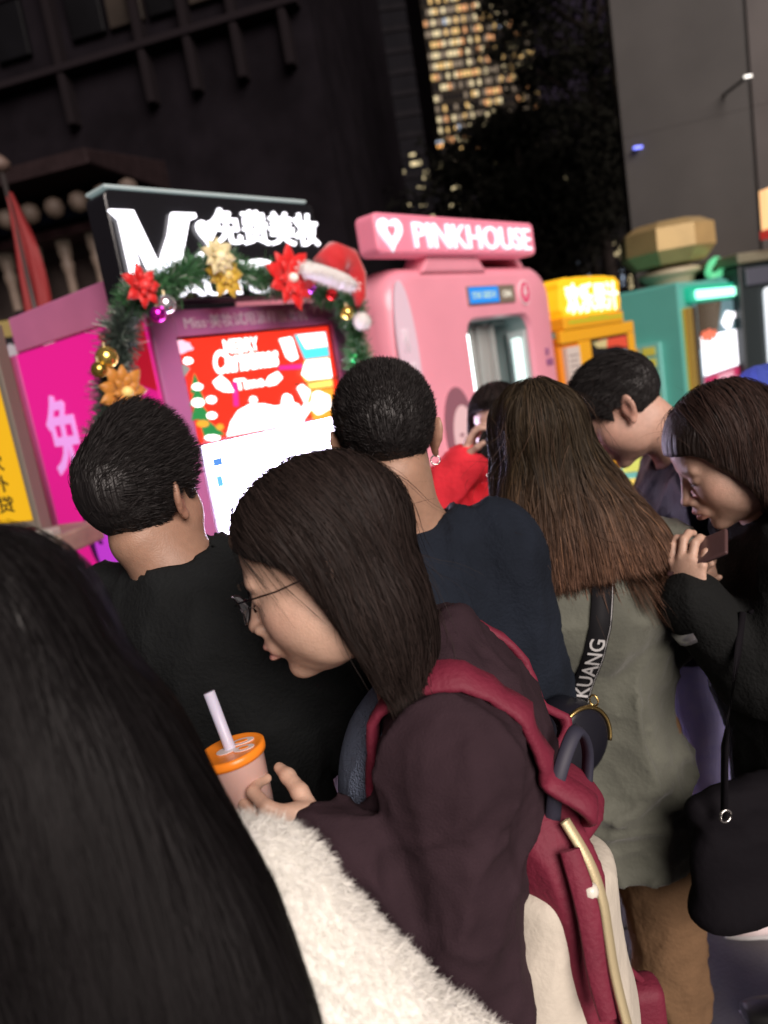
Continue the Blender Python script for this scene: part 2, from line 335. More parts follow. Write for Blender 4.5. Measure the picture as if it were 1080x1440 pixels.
def blob(cx, cy, rx, ry, n=26, w=.08, s=0): return [(cx+rx*math.cos(2*PI*k/n)*(1+w*math.sin(5*2*PI*k/n+s)), cy+ry*math.sin(2*PI*k/n)*(1+w*math.cos(3*2*PI*k/n+s))) for k in range(n)]
shape('snow_mound', [(360, 690), (385, 600), (430, 530), (500, 490), (590, 485), (660, 500), (740, 490), (800, 530), (840, 600), (850, 598)], wS, sc, y0, T=Z)
for c in ((525, 460, 24, 22), (740, 470, 36, 48), (770, 520, 55, 45)): shape('snow_figure', blob(*c), wS, sc, y0-.002, T=Z)
shape('pale_ribbon', [(800, 385), (830, 360), (880, 400), (900, 500), (860, 560), (830, 600), (800, 560), (850, 480)], wS, sc, y0-.004, T=Z)
a = Z(350, 165); b = Z(555, 90); text('screen_lettering', 'MERRY', wS, sc, a[0], a[1]-.002, .052, b[0]-a[0], y0, .001, .02)
a = Z(290, 300); b = Z(690, 215); text('screen_lettering', 'Christmas', wS, sc, a[0], a[1], .088, b[0]-a[0], y0-.001, .001, .035, shear=.25)
a = Z(420, 405); b = Z(595, 350); text('screen_lettering', 'Time', wS, sc, a[0], a[1]+.002, .043, b[0]-a[0], y0, .001, .03)
shape('ribbon_end', [(270, 345), (320, 305), (370, 345), (405, 410), (340, 408), (295, 385)], wS, sc, y0, T=Z)
shape('ribbon_end', [(600, 360), (625, 310), (680, 280), (712, 320), (670, 362), (625, 372)], wS, sc, y0, T=Z)
shape('candle', [(690, 75), (765, 60), (780, 90), (810, 195), (770, 215), (735, 190)], wS, sc, y0, T=Z)
shape('star_burst', blob(85, 125, 55, 40, w=.22), lit('screen_pink', (1, .55, .7), 1.3), sc, y0, T=Z)
shape('star_burst', blob(112, 213, 30, 22), wS, sc, y0-.002, T=Z)
shape('camera_print', [(45, 280), (85, 230), (125, 262), (90, 315)], mat('camera_print', (.3, .33, .33), .5, emit=.2), sc, y0-.002, T=Z)
shape('streak', [(690, 245), (850, 232), (850, 262), (690, 270)], mS, sc, y0, T=Z)
shape('streak', [(395, 345), (425, 345), (435, 500), (405, 500)], mS, sc, y0+.0008, T=Z)
for q in ([(150, 290), (200, 400), (125, 420)], [(165, 360), (225, 480), (120, 500)], [(160, 450), (270, 580), (130, 590)], [(165, 530), (345, 680), (215, 705)]): shape('tree_print', q, gS, sc, y0-.0002*len(sc.children), T=Z)
for c in ((167, 378, 34, 22), (170, 478, 40, 28), (255, 460, 32, 24), (258, 560, 32, 22), (262, 700, 50, 18)): shape('bauble_print', ellp(*c), wS, sc, y0-.006, T=Z)
for c in ((200, 612, 40, 22), (310, 632, 24, 20)): shape('bauble_print', ellp(*c), oS, sc, y0-.006, T=Z)
for nm, q, m in (('product_tile', [(778, 50), (975, 30), (1000, 185), (845, 205)], cS), ('product_tile', [(845, 213), (1000, 193), (1022, 375), (880, 392), (825, 300)], yS), ('product_tile', [(885, 400), (1025, 384), (1040, 570), (905, 592), (860, 470)], oS),
                 ('product_print', [(800, 52), (965, 36), (985, 120), (850, 138)], wS), ('product_print', [(850, 215), (996, 200), (1015, 320), (868, 335), (822, 300)], wS), ('product_print', blob(945, 480, 68, 70, w=.15), wS)):
    shape(nm, q, m, sc, y0-(.0075 if nm == 'product_tile' else .0095), T=Z)
MB().box((.61, -.009, 1.6), (.885, -.006, 1.607)).build('tile_gap', mat('print_brown', (.1, .05, .02), .5), sc)
# lower screen prints
for (x, z, w_, h_, c) in ((.14, 1.35, .05, .035, (.1, .3, .8)), (.14, 1.27, .035, .05, (.15, .55, .9)), (.15, 1.19, .05, .012, (.4, .4, .5)), (.14, 1.10, .06, .012, (.3, .3, .4)), (.75, 1.38, .045, .008, (.2, .2, .25)), (.80, 1.345, .05, .008, (.2, .2, .25)), (.70, 1.35, .03, .008, (.4, .4, .3)), (.3, 1.0, .3, .01, (.5, .3, .4)), (.15, .93, .12, .1, (.9, .3, .5)), (.5, .88, .2, .1, (.4, .6, .9))):
    MB().box((x, .0015, z), (x+w_, .0045, z+h_)).build('product_print', lit('print_%d%d%d' % tuple(int(9*v) for v in c), c, .9), ld)
# left side: backlit magenta acrylic, outer panel painted duller as light falloff, band and stripe
hot = lit('backlit_magenta', (.95, .015, .33), .68); dull = mat('pink_side_falloff', (.55, .09, .32), .4, var=.08, vscale=1.5)
MB().box((-.012, .02, .35), (-.001, 1.02, 1.925), .003).build('side_panel', hot, k1)
MB().box((-.014, 1.03, .35), (-.001, 1.53, 1.925), .003).build('side_panel', dull, k1)
MB().box((-.02, .02, 1.93), (-.001, 1.0, 2.075), .004).build('side_band', mat('side_band_pink', (.68, .22, .45), .45, var=.05), k1)
MB().box((-.02, 1.06, .3), (-.0145, 1.2, 1.92)).build('side_stripe', mat('side_brown_stripe', (.30, .06, .12), .5), k1)
MB().prism([(.02, 1.9), (.33, 1.9), (.2, 1.72), (.02, 1.66)], -.016, -.0125, plane='yz').build('side_flash', lit('side_red', (.75, .01, .04), .55), k1)
vt = lit('violet_print', (.85, .35, .85), .9)
t = text('side_lettering', '免', vt, k1, -.0145, 1.385, .34, .27, .9, .002, .018, rot=(PI/2, 0, -PI/2))
MB().prism([(.42, 1.38), (.62, 1.36), (.60, 1.12), (.42, 1.12)], -.0155, -.0125, plane='yz').build('poster_patch', mat('poster_navy', (.03, .03, .10), .5, emit=.1), k1)
fp_ = MB().prism([(a, b) for a, b in ellipse(.62, 1.12, .16, .19)], -.018, -.0125, plane='yz').build('poster_portrait', mat('poster_hair', (.06, .01, .08), .5, emit=.1, ecol=(.25, .02, .3)), k1)
MB().prism(ellipse(.61, 1.06, .105, .15), -.0215, -.0185, plane='yz').build('portrait_face', lit('poster_face', (.62, .05, .72), .75), fp_)
for yy in (.565, .66): MB().prism(ellipse(yy, 1.09, .02, .009, 12), -.023, -.0218, plane='yz').build('portrait_eye', mat('poster_hair', (0, 0, 0)), fp_)
MB().prism(ellipse(.61, .99, .022, .008, 12), -.023, -.0218, plane='yz').build('portrait_mouth', lit('poster_lips', (.6, .02, .3), .5), fp_)
# glowing right inner return between garland and frame
# sign board
sb = MB().prism(rrect(-.108, .845, 1.955, 2.315, .03), -.06, .06, .006).build('sign_board', black, k1)
MB().box((-.10, -.064, 2.316), (.81, .06, 2.328), .004).build('board_edge', mat('board_edge', (.35, .4, .4), .35, emit=.25, ecol=(.6, .8, .8)), sb)
def S(zx, zy): u, z = onrow(120+zx/2.7, 260+zy/2.7, -.075); return u-U0k, z
yb = -.062
def letter(polys):
    for q in polys: shape('letter', [S(*p) for p in q], WHT2, sb, yb, .018)
letter([[(90, 93), (180, 97), (305, 358), (262, 360), (165, 160), (215, 350), (180, 352), (130, 130)],
        [(300, 320), (330, 105), (415, 108), (420, 125), (392, 135), (352, 352), (322, 345)]])
# serif M second diagonal
shape('letter', [S(*p) for p in [(262, 361), (310, 359), (352, 180), (330, 150)]], WHT2, sb, yb-.001, .017)
hp = [];
for k in range(26):
    a = 2*PI*k/26; x = 16*math.sin(a)**3; z = 13*math.cos(a)-5*math.cos(2*a)-2*math.cos(3*a)-math.cos(4*a); hp.append((x, z))
c = S(463, 175); MB().prism([(c[0]+x*.0024, c[1]+z*.0030) for x, z in hp], yb-.018, yb).build('heart', WHT2, sb)
a = S(505, 240); b = S(878, 110); text('sign_lettering', '免费美妆', WHT2, sb, a[0], 2.145, .128, b[0]-a[0], yb, .008, .012)
a = S(430, 345); b = S(700, 262); text('sign_lettering', 'iss', WHT2, sb, a[0]+.015, a[1]-.02, .105, b[0]-a[0], yb, .008, .045)
a = S(370, 440); b = S(720, 380); text('sign_lettering', 'AUTO', WHT2, sb, a[0], 1.965, .05, b[0]-a[0], yb, .008, .012)
# ---- pink photo booth
U1 = -.97; k2 = thing('photo_booth', 'rounded pink photo booth with a curtained doorway and PINKHOUSE roof sign', 'booth', rowp(U1), RA)
pink = mat('booth_pink', (.82, .33, .42), .35, var=.07, vscale=2, coat=.25)
def loops(name, Ls, m, par, close=False):
    n = len(Ls[0]); v = [p for L_ in Ls for p in L_]; f = []
    for j in range(len(Ls)-1):
        for i in range(n): f.append((j*n+i, j*n+(i+1) % n, (j+1)*n+(i+1) % n, (j+1)*n+i))
    if close: f.append([(len(Ls)-1)*n+i for i in range(n)])
    o = pydata(name, v, f, m, par, True)
    try: o.data.set_sharp_from_angle(angle=.6)
    except Exception: pass
    return o
R2 = lambda x0, x1, z0, z1, r, y: [(x, y, z) for x, z in rrect(x0, x1, z0, z1, r, 8)]
loops('body', [R2(0, 1.64, .03, 2.08, .2, 1.35), R2(0, 1.64, .03, 2.08, .2, .1), R2(.012, 1.628, .04, 2.068, .19, .045), R2(.04, 1.60, .06, 2.04, .17, .012), R2(.075, 1.565, .09, 2.005, .15, 0),
               R2(.63, 1.34, .25, 1.80, .10, 0), R2(.645, 1.325, .26, 1.785, .09, .03)], pink, k2)
inn = mat('booth_inside', (.30, .40, .40), .5)
loops('doorway', [R2(.645, 1.325, .26, 1.785, .09, .031), R2(.645, 1.325, .26, 1.785, .09, .6)], inn, k2, True)
MB().box((.655, .035, .35), (.705, .10, 1.72), .01).build('light_strip', lit('tube_white', (.88, 1, 1), 3.2, .9), k2)
MB().box((1.268, .06, .35), (1.295, .12, 1.66), .01).build('light_strip', lit('tube_soft', (.80, 1, .97), .9, .9), k2)
MB().box((1.296, .035, .35), (1.32, .16, 1.7), .004).build('door_lining', mat('lining_steel', (.6, .68, .68), .3, .3), k2)
vv, ff = [], []; NX = 90
for j in range(14):
    for i in range(NX):
        a = i/(NX-1); zz = 1.775-j*.11; sw = .03*(j/13)
        vv.append((.80+a*.33+sw*(a-.3), .17+.022*math.sin(a*44+.6*math.sin(j*.4))+.012*math.sin(a*17+1), zz))
for j in range(13):
    for i in range(NX-1): ff.append((j*NX+i, j*NX+i+1, (j+1)*NX+i+1, (j+1)*NX+i))
o = pydata('curtain', vv, ff, mat('curtain_grey', (.30, .31, .30), .8, bump=.2, bscale=200), k2, True); o.modifiers.new('s', 'SOLIDIFY').thickness = .004
MB().tube([(.68, .16, 1.765), (1.29, .16, 1.765)], .01, 8).build('curtain_rail', mat('steel', (.5, .5, .5), .3, 1), k2)
dp = MB().box((.68, -.012, 1.865), (1.17, .004, 1.965), .004).build('display', mat('display_body', (.22, .18, .14), .4), k2)
MB().box((.686, -.016, 1.872), (.98, -.011, 1.958)).build('display_screen', lit('display_blue', (.02, .27, .85), .9), dp)
text('display_lettering', '空闲 请投币', lit('display_yellow', (.55, .75, .5), .9), dp, .71, 1.895, .04, .24, -.017, .001)
text('display_lettering', 'ON', lit('display_pale', (.9, .85, .7), .9), dp, 1.03, 1.895, .038, .09, -.013, .001, .01)
lg = MB().prism(ellipse(1.29, 1.915, .062, .072), -.008, .003).build('round_badge', mat('badge_white', (.85, .75, .78), .4), k2)
MB().prism(ellipse(1.29, 1.915, .052, .062), -.011, -.0085).build('badge_disc', mat('badge_pink', (.75, .06, .18), .4), lg)
MB().prism([(1.285, 1.955), (1.262, 1.905), (1.283, 1.912), (1.272, 1.875), (1.315, 1.925), (1.292, 1.922), (1.305, 1.955)], -.014, -.0115).build('badge_mark', mat('badge_white', (.85, .75, .78), .4), lg)
ov = MB().prism(ellipse(.105, 1.66, .078, .35, 40), -.006, .004).build('oval_plate', mat('oval_pale', (.80, .62, .74), .3), k2)
text('oval_lettering', 'PINK\nHOUSE', mat('oval_print', (.85, .78, .85), .4), ov, .068, 1.5, .28, .075, -.0075, .001)
text('panel_lettering', 'SELF\nPHOTO', mat('print_violet', (.25, .10, .30), .5), k2, 1.46, 1.46, .11, .085, -.004, .001)
pr = MB().prism(ellipse(.44, 1.22, .135, .235, 36), -.006, .004).build('portrait_print', mat('print_hair', (.28, .12, .16), .5), k2)
MB().prism(ellipse(.47, 1.18, .10, .175, 30), -.0085, -.0065).build('portrait_face', mat('print_face', (.80, .56, .60), .5), pr)
for x in (.44, .515): MB().prism(ellipse(x, 1.20, .019, .010, 12), -.0105, -.009).build('portrait_eye', mat('print_hair', (0, 0, 0)), pr)
MB().prism(ellipse(.48, 1.095, .02, .008, 12), -.0105, -.009).build('portrait_mouth', mat('print_lips', (.5, .08, .12), .5), pr)
MB().prism([(.30, 2.04), (.40, 2.17), (.78, 2.17), (.90, 2.04)], -.01, .14, .015).build('sign_support', pink, k2)
MB().prism([(.86, 2.07), (.95, 2.15), (1.08, 2.185), (1.40, 2.185), (1.52, 2.12), (1.60, 2.02), (1.56, 2.02), (1.44, 2.12), (1.3, 2.15), (1.1, 2.13)], .12, .45, .012).build('roof_hood', pink, k2)
MB().prism([(.1, 2.0), (.12, 2.13), (.95, 2.13), (1.4, 2.12), (1.5, 2.0)], .5, 1.25, .03).build('roof_box', pink, k2)
sg = MB().prism(rrect(-.055, 1.41, 2.122, 2.308, .035), -.05, .08, .018, 3).build('roof_sign', mat('sign_pink', (.82, .24, .34), .4, emit=.22, ecol=(1, .30, .42)), k2)
lp = lit('sign_letter_glow', (.80, .95, 1), .85, .9)
text('sign_lettering', 'PINKHOUSE', lp, sg, .215, 2.148, .122, 1.13, -.056, .006, .003)
c = (.035, 2.212); h1 = MB().prism([(c[0]+x*.0056, c[1]+z*.0052+.004) for x, z in hp], -.064, -.051).build('sign_heart', lp, sg)
MB().prism([(c[0]+x*.0018, c[1]+z*.0020+.01) for x, z in hp], -.068, -.065).build('heart_centre', mat('sign_pink', (1, 1, 1)), h1)
# ---- orange juice kiosk
U2 = .74; k3 = thing('juice_kiosk', 'orange juice vending kiosk with a yellow cloud-shaped sign in white characters', 'kiosk', rowp(U2), RA)
org = mat('juice_orange', (.80, .27, .015), .38, var=.05, vscale=2, coat=.2); org2 = mat('juice_yellow', (.85, .42, .02), .38, coat=.2)
MB().box((0, .03, .05), (1.16, .95, 1.62), .015).build('body', org, k3)
fr = MB(); fr.box((-.01, 0, 1.575), (1.17, .05, 1.66), .01).box((1.06, 0, .05), (1.17, .045, 1.574), .01).box((.24, .004, .05), (.42, .045, 1.574), .01).box((.42, .006, .05), (1.06, .045, .85), .01)
fr.build('front_frame', org2, k3)
MB().box((.42, .012, .855), (1.06, .028, 1.57)).build('window', black, k3)
w_ = MB(); MB().prism([(.55, 1.56), (1.03, 1.56), (1.03, 1.47), (.85, 1.5), (.68, 1.5)], .006, .011).build('window_print', lit('fruit_red', (.9, .1, .05), .55), k3)
MB().prism([(.45, 1.55), (.68, 1.56), (.66, 1.5), (.52, 1.51)], .004, .0095).build('window_print', lit('fruit_cream', (.8, .65, .3), .5), k3)
for (x, z, a, b, c_) in ((.92, 1.3, .1, .16, (.4, .5, .6)), (.78, 1.2, .16, .12, (.55, .5, .5)), (.99, 1.05, .06, .2, (.3, .4, .7)), (.86, 1.0, .08, .1, (.5, .35, .35))):
    MB().box((x, .007, z), (x+a, .0115, z+b), .004).build('cup_stack', lit('cup_%d' % int(x*100), c_, .3), k3)
MB().box((.03, -.006, 1.28), (.215, .028, 1.55), .002).build('notice', mat('notice_paper', (.62, .55, .5), .6), k3)
for i in range(5): MB().box((.055, -.008, 1.49-i*.035), (.19-.02*(i % 2), -.0065, 1.498-i*.035)).build('notice_line', mat('notice_ink', (.2, .15, .15), .6), k3)
cl = []
for k in range(60):
    a = 2*PI*k/60; cx = .50+.46*np.sign(math.cos(a))*abs(math.cos(a))**.35; cz = 1.865+.125*np.sign(math.sin(a))*abs(math.sin(a))**.35; bu = 1+.05*abs(math.sin(a*5.2)); cl.append((.50+(cx-.50)*bu, 1.865+(cz-1.865)*bu*1.02))
js = MB().prism(cl, -.002, .25, .012, 2).build('cloud_sign', mat('cloud_yellow', (.85, .48, .02), .4, emit=.62, ecol=(1, .50, .01)), k3)
MB().box((.03, -.012, 1.66), (.97, .2, 1.745), .012).build('sign_base', org2, js)
text('sign_lettering', '欢乐果汁', lit('juice_letters', (1, .97, .72), 1.5, .9), js, .10, 1.755, .2, .82, -.004, .006, .02)
MB().box((.09, -.017, 1.70), (.95, -.0125, 1.712), .002).build('green_line', lit('lime', (.45, .75, .05), .5), js)
text('sign_lettering', 'FRESH JUICE', lit('lime', (1, 1, 1), 1), js, .39, 1.717, .02, .3, -.014, .001)
for i in range(7): MB().box((.10, -.001, .55+i*.035), (.22, .0295, .563+i*.035), .002).build('vent_slot', mat('slot_dark', (.05, .02, .005), .6), k3)
q = at(903, 662, 3.3); ls = thing('leaflet_stand', 'small leaflet stand with yellow-green and teal cards behind the bowed man', 'stand', (q[0], 3.3, 0), math.radians(-20))
MB().tube([(0, .02, 0), (0, .02, q[2]-.2)], .015, 8).build('post', mat('steel', (0, 0, 0)), ls); MB().box((-.15, -.1, 0), (.15, .14, .02), .005).build('foot', black, ls)
MB().box((-.09, 0, q[2]-.22), (.09, .02, q[2]+.22), .004).build('board', mat('stand_teal', (.15, .5, .42), .5), ls)
for j, (x, z, w2, h2, c) in enumerate(((-.08, .0, .09, .19, (.55, .6, .12)), (.015, .02, .065, .17, (.2, .55, .5)), (-.075, -.19, .12, .16, (.8, .62, .12)), (.05, -.18, .035, .15, (.4, .35, .7)))):
    MB().box((x, -.006, q[2]+z), (x+w2, -.0005, q[2]+z+h2), .001).build('card', lit('card_%d' % j, c, .35, .9), ls)
# ---- teal kiosk
U3 = 2.84; k4 = thing('teal_kiosk', 'teal vending kiosk with gold trim, green light bar and white lit screen', 'kiosk', rowp(U3, -.05), RA)
teal = mat('kiosk_teal', (.12, .46, .40), .4, var=.06, vscale=2, coat=.2)
MB().box((0, .02, .05), (2.05, 1.3, 1.92), .02).build('body', teal, k4)
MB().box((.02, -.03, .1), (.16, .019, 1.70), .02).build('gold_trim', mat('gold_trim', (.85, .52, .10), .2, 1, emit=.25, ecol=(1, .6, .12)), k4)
MB().box((.17, -.02, .1), (.29, .018, 1.70), .01).build('bronze_trim', mat('bronze_trim', (.25, .15, .06), .25, .8), k4)
MB().prism(rrect(.25, 1.95, 1.755, 1.835, .035), -.05, .018, .008).build('light_bar', lit('green_bar', (.35, 1, .72), 2.2, .9), k4)
MB().prism(rrect(.12, 2.03, 1.735, 1.875, .05), -.03, .019, .008).build('bar_housing', lit('bar_glow', (.02, .62, .38), .55), k4)
MB().box((.30, -.015, .3), (2.0, .0185, 1.72), .006).build('screen_glass', mat('screen_slate', (.10, .17, .20), .2, emit=.25, ecol=(.25, .45, .52)), k4)
MB().prism([(.31, 1.72), (1.0, 1.72), (.8, 1.4), (.31, 1.33)], -.019, -.0155).build('screen_dark_patch', mat('bronze_trim', (0, 0, 0)), k4)
MB().box((.34, -.024, 1.09), (1.97, -.0195, 1.43), .004).build('screen_panel', lit('teal_white', (.93, .92, 1), 1.6, .9), k4)
MB().box((.34, -.024, .45), (1.55, -.0195, .96), .004).build('screen_panel', lit('teal_white', (.93, .92, 1), 1.6, .9), k4)
MB().box((1.56, -.023, .45), (1.97, -.0195, .98), .004).build('screen_picture', lit('salmon', (.85, .42, .33), .7), k4)
MB().box((.34, -.024, .985), (1.97, -.0195, 1.075), .003).build('screen_banner', lit('crimson_band', (.55, .03, .12), .8), k4)
text('screen_lettering', '圣诞快乐', lit('pinkish', (1, .7, .8), .9), k4, .7, 1.0, .055, .5, -.026, .001)
MB().prism([(.95, 1.52), (1.12, 1.62), (1.3, 1.60), (1.52, 1.6), (1.52, 1.55), (1.3, 1.54), (1.2, 1.45), (1.05, 1.46)], -.026, -.0195).build('screen_logo', lit('teal_white', (1, 1, 1), 1), k4)
for x, s in ((.42, .07), (.56, .085), (.7, .06)): MB().prism(ellipse(x, 1.43, s, s*.7, 14), -.028, -.0245).build('screen_fruit', lit('coral', (1, .22, .12), .8), k4)
# colourful goods on the shelf of the teal kiosk's left flank, seen between the people
fl = MB().box((-.06, .2, .5), (-.004, 1.1, 1.45), .006).build('side_poster', mat('poster_teal', (.2, .55, .5), .5), k4)
rc = random.Random(5)
for i in range(6):
    for j in range(9): MB().box((-.066, .24+i*.14, .55+j*.1), (-.061, .24+i*.14+.11, .55+j*.1+.07)).build('poster_print', mat('goods_%d' % ((i*3+j*5) % 5), [(.75, .7, .1), (.6, .15, .3), (.2, .5, .2), (.8, .45, .1), (.5, .6, .65)][(i*3+j*5) % 5], .5), fl)
# curled green ornament on top
q = onrow(1022, 382, -.05); cv = [(q[0]-U3-.14, .05, 1.93), (q[0]-U3-.06, .05, 1.97)]
for k in range(22): a = -1.5+k*.30; cv.append((q[0]-U3+.11+.15*math.cos(a)*(1-k*.008), .05+.004*k, 2.055+.07*math.sin(a)*(1-k*.01)+.03*math.cos(a)))
sn = thing('curl_ornament', 'glowing green curled ornament on top of the teal kiosk', 'ornament', rowp(U3, 0, 0), RA)
MB().tube(cv, [.03]+[.032]*22+[.015], 8).build('curl', lit('green_curl', (.15, .75, .35), .8), sn, True)
MB().box((q[0]-U3-.17, -.02, 1.921), (q[0]-U3-.02, .12, 1.945), .005).build('foot', teal, sn)
# round plant pot sign behind : leafy disc beside teal kiosk
q = at(1045, 480, 7.6); dc = thing('round_panel', 'dark olive rounded panel between the teal kiosk and the black kiosk', 'panel', (q[0], 7.9, 0), RA-.5)
MB().prism(rrect(-.5, .32, .2, 1.86, .38, 10), -.05, .05, .02).build('panel_board', mat('panel_olive', (.10, .10, .06), .5, var=.3), dc)
# ---- black kiosk at far right
q = at(1040, 400, 7.4); k5 = thing('black_kiosk', 'black kiosk with a white vertical light at the right edge', 'kiosk', (q[0], 7.4, 0), math.radians(20))
MB().box((0, 0, .05), (1.5, 1.3, 2.02), .02).build('body', mat('kiosk_black', (.015, .022, .024), .4), k5)
MB().box((-.05, -.05, 2.03), (1.55, 1.35, 2.13), .02).build('roof_slab', mat('roof_olive', (.16, .15, .10), .6), k5)
MB().prism(rrect(.28, .5, .3, 1.78, .05), -.03, .0, .01).build('light_panel', lit('steel_white', (.75, .82, .88), .75, .9), k5)
MB().box((.06, -.03, 1.82), (.7, .0, 1.98), .01).build('brow', mat('brow_slate', (.07, .075, .10), .4), k5)
q = at(1098, 330, 7.3); sgn = thing('orange_lightbox', 'bright orange lightbox sign at the right edge above the black kiosk', 'sign', (q[0], 7.3, 0), math.radians(10))
MB().box((-.11, 0, 2.30), (.3, .12, 2.66), .01).build('light_face', lit('lightbox_orange', (1, .55, .25), 1.3), sgn)
MB().box((-.12, -.01, 2.22), (.31, .13, 2.30), .005).build('lower_edge', lit('lightbox_red', (.7, .03, .03), .5), sgn)
MB().box((.1, .02, 0), (.16, .1, 2.22)).build('post', mdk, sgn)
# ---- gilded octagonal column
q = at(938, 350, 7.9); oc = thing('octagonal_column', 'gilded column with a wide octagonal cap rising behind the teal kiosk', 'column', (q[0], 7.9, 0), math.radians(12))
gold = mat('old_gold', (.46, .33, .15), .38, .35, var=.12, vscale=4); crm = mat('cream_shaft', (.42, .36, .25), .5, .1)
zt = at(938, 318, 7.9)[2]
MB().lathe([(.001, zt+.02), (.33, zt+.02), (.455, zt-.05), (.46, zt-.26), (.35, zt-.385), (.16, zt-.40), (.001, zt-.40)], 8).build('cap', gold, oc)
MB().lathe([(.20, zt-.41), (.29, zt-.44), (.31, zt-.47), (.27, zt-.50), (.235, zt-.53), (.23, .25), (.3, .2), (.3, 0)], 32).build('shaft', crm, oc, True)
# ---- yellow board at the far left
q = at(47, 730, 2.55); yk = thing('yellow_menu_board', 'yellow menu board with black characters in a grey frame at the left edge', 'board', (q[0], 2.55, 0), math.radians(-14))
MB().box((-.5, 0, 1.30), (.005, .03, 1.79), .003).build('board', lit('board_yellow', (1, .55, .015), .62), yk)
MB().box((.008, -.015, 1.22), (.032, .045, 1.95), .004).build('frame_post', mat('frame_grey', (.22, .19, .16), .5, .3), yk)
MB().box((-.5, -.012, 1.275), (.007, .04, 1.298), .003).build('frame_rail', mat('frame_grey', (0, 0, 0)), yk)
for i, ch in enumerate('饮外贷'): text('board_lettering', ch, mat('board_ink', (.02, .02, .01), .5), yk, -.125, 1.48-i*.072, .058, .066, -.002, .001, .012)
MB().box((-.5, -.05, 1.17), (.12, .2, 1.245), .01).build('shelf', mat('shelf_tan', (.30, .23, .18), .5, var=.3), yk)
MB().box((.03, -.06, 1.15), (.10, .0, 1.27), .01).build('shelf_end', mat('shelf_end', (.38, .35, .32), .5), yk)
MB().box((-.5, 0, 0), (.02, .15, 1.165)).build('stand', mdk, yk)
# dim ochre lightbox and black cabinet behind it
q = at(20, 405, 6.0); ob = thing('ochre_lightbox', 'dim ochre box sign in the shade at the upper left edge', 'sign', (q[0], 6.0, 0))
MB().box((-.35, 0, 2.12), (.10, .2, 2.44), .02).build('face', mat('ochre_face', (.2, .15, .05), .5, emit=.12, ecol=(.6, .42, .12)), ob)
MB().box((.05, -.008, 2.14), (.11, .0, 2.42)).build('edge', mat('ochre_edge', (.4, .26, .05), .5, emit=.2, ecol=(.8, .5, .1)), ob)
MB().box((-.3, .05, 0), (.05, .15, 2.12)).build('stand', mdk, ob)
q = at(40, 470, 5.2); cb = thing('black_cabinet', 'black cabinet with pale shapes on its front behind the magenta kiosk', 'cabinet', (q[0], 5.2, 0), math.radians(8))
MB().box((-1.2, 0, .02), (.38, .6, 2.22), .02).build('body', black, cb)
MB().box((-1.2, -.02, 2.0), (.38, -.001, 2.025), .004).build('trim', mat('trim_grey', (.3, .28, .3), .4), cb)
for x in (-.12, .12): MB().prism(blob(x, 2.12, .035, .05), -.02, -.001).build('pale_shape', mat('pale_print', (.35, .33, .38), .5), cb)
# ---- Christmas decorations on the magenta kiosk --------------------------------
def onk(x, y, v=-.13): u, z = onrow(x, y, v); return Vector(rowp(u, v, z))
gp_ = [onk(*p) for p in [(150, 640), (152, 590), (160, 545), (166, 500), (172, 455), (190, 418), (225, 400), (262, 384), (300, 372), (345, 384), (395, 398), (440, 404), (475, 415), (497, 440), (503, 490), (506, 520)]]
cvp = []
for a, b in zip(gp_, gp_[1:]):
    for k in range(10): cvp.append(a.lerp(b, k/10))
gl = thing('christmas_garland', 'green Christmas garland draped around the top and left of the magenta kiosk', 'garland', gp_[0])
cA = np.array([list(p) for p in cvp]); n = 15000; i = rng.integers(0, len(cA), n); fr_ = i/len(cA)
d = rng.normal(0, 1, (n, 3)); d /= np.linalg.norm(d, axis=1)[:, None]
R_g = (.052+.012*np.sin(fr_*60))[:, None]; base = cA[i]+d*rng.uniform(0, .35, (n, 1))*R_g; tip = cA[i]+d*R_g*rng.uniform(.8, 1.35, (n, 1))+rng.normal(0, .012, (n, 3))
sd = np.cross(d, rng.normal(0, 1, (n, 3))); sd /= np.linalg.norm(sd, axis=1)[:, None]
V = np.stack([base-sd*.0022, base+sd*.0022, tip+sd*.001, tip-sd*.001], 1).reshape(-1, 3)-np.array(gp_[0])
cg = np.array([.05, .16, .06])*rng.uniform(.4, 1.7, (n, 1)); cg[fr_ < .3] = cg[fr_ < .3]*np.array([1.2, .55, 1.2]); cg[rng.random(n) < .06] = (.5, .55, .5)
stuff(npmesh('needles', V, np.arange(4*n).reshape(-1, 4), mat('needle_green', (.05, .15, .06), .5, attr='col'), gl, False, np.repeat(cg, 4, 0)))
MB().tube([p-gp_[0] for p in cvp], .012, 6).build('wire', mat('wire_green', (.03, .07, .03), .6), gl)
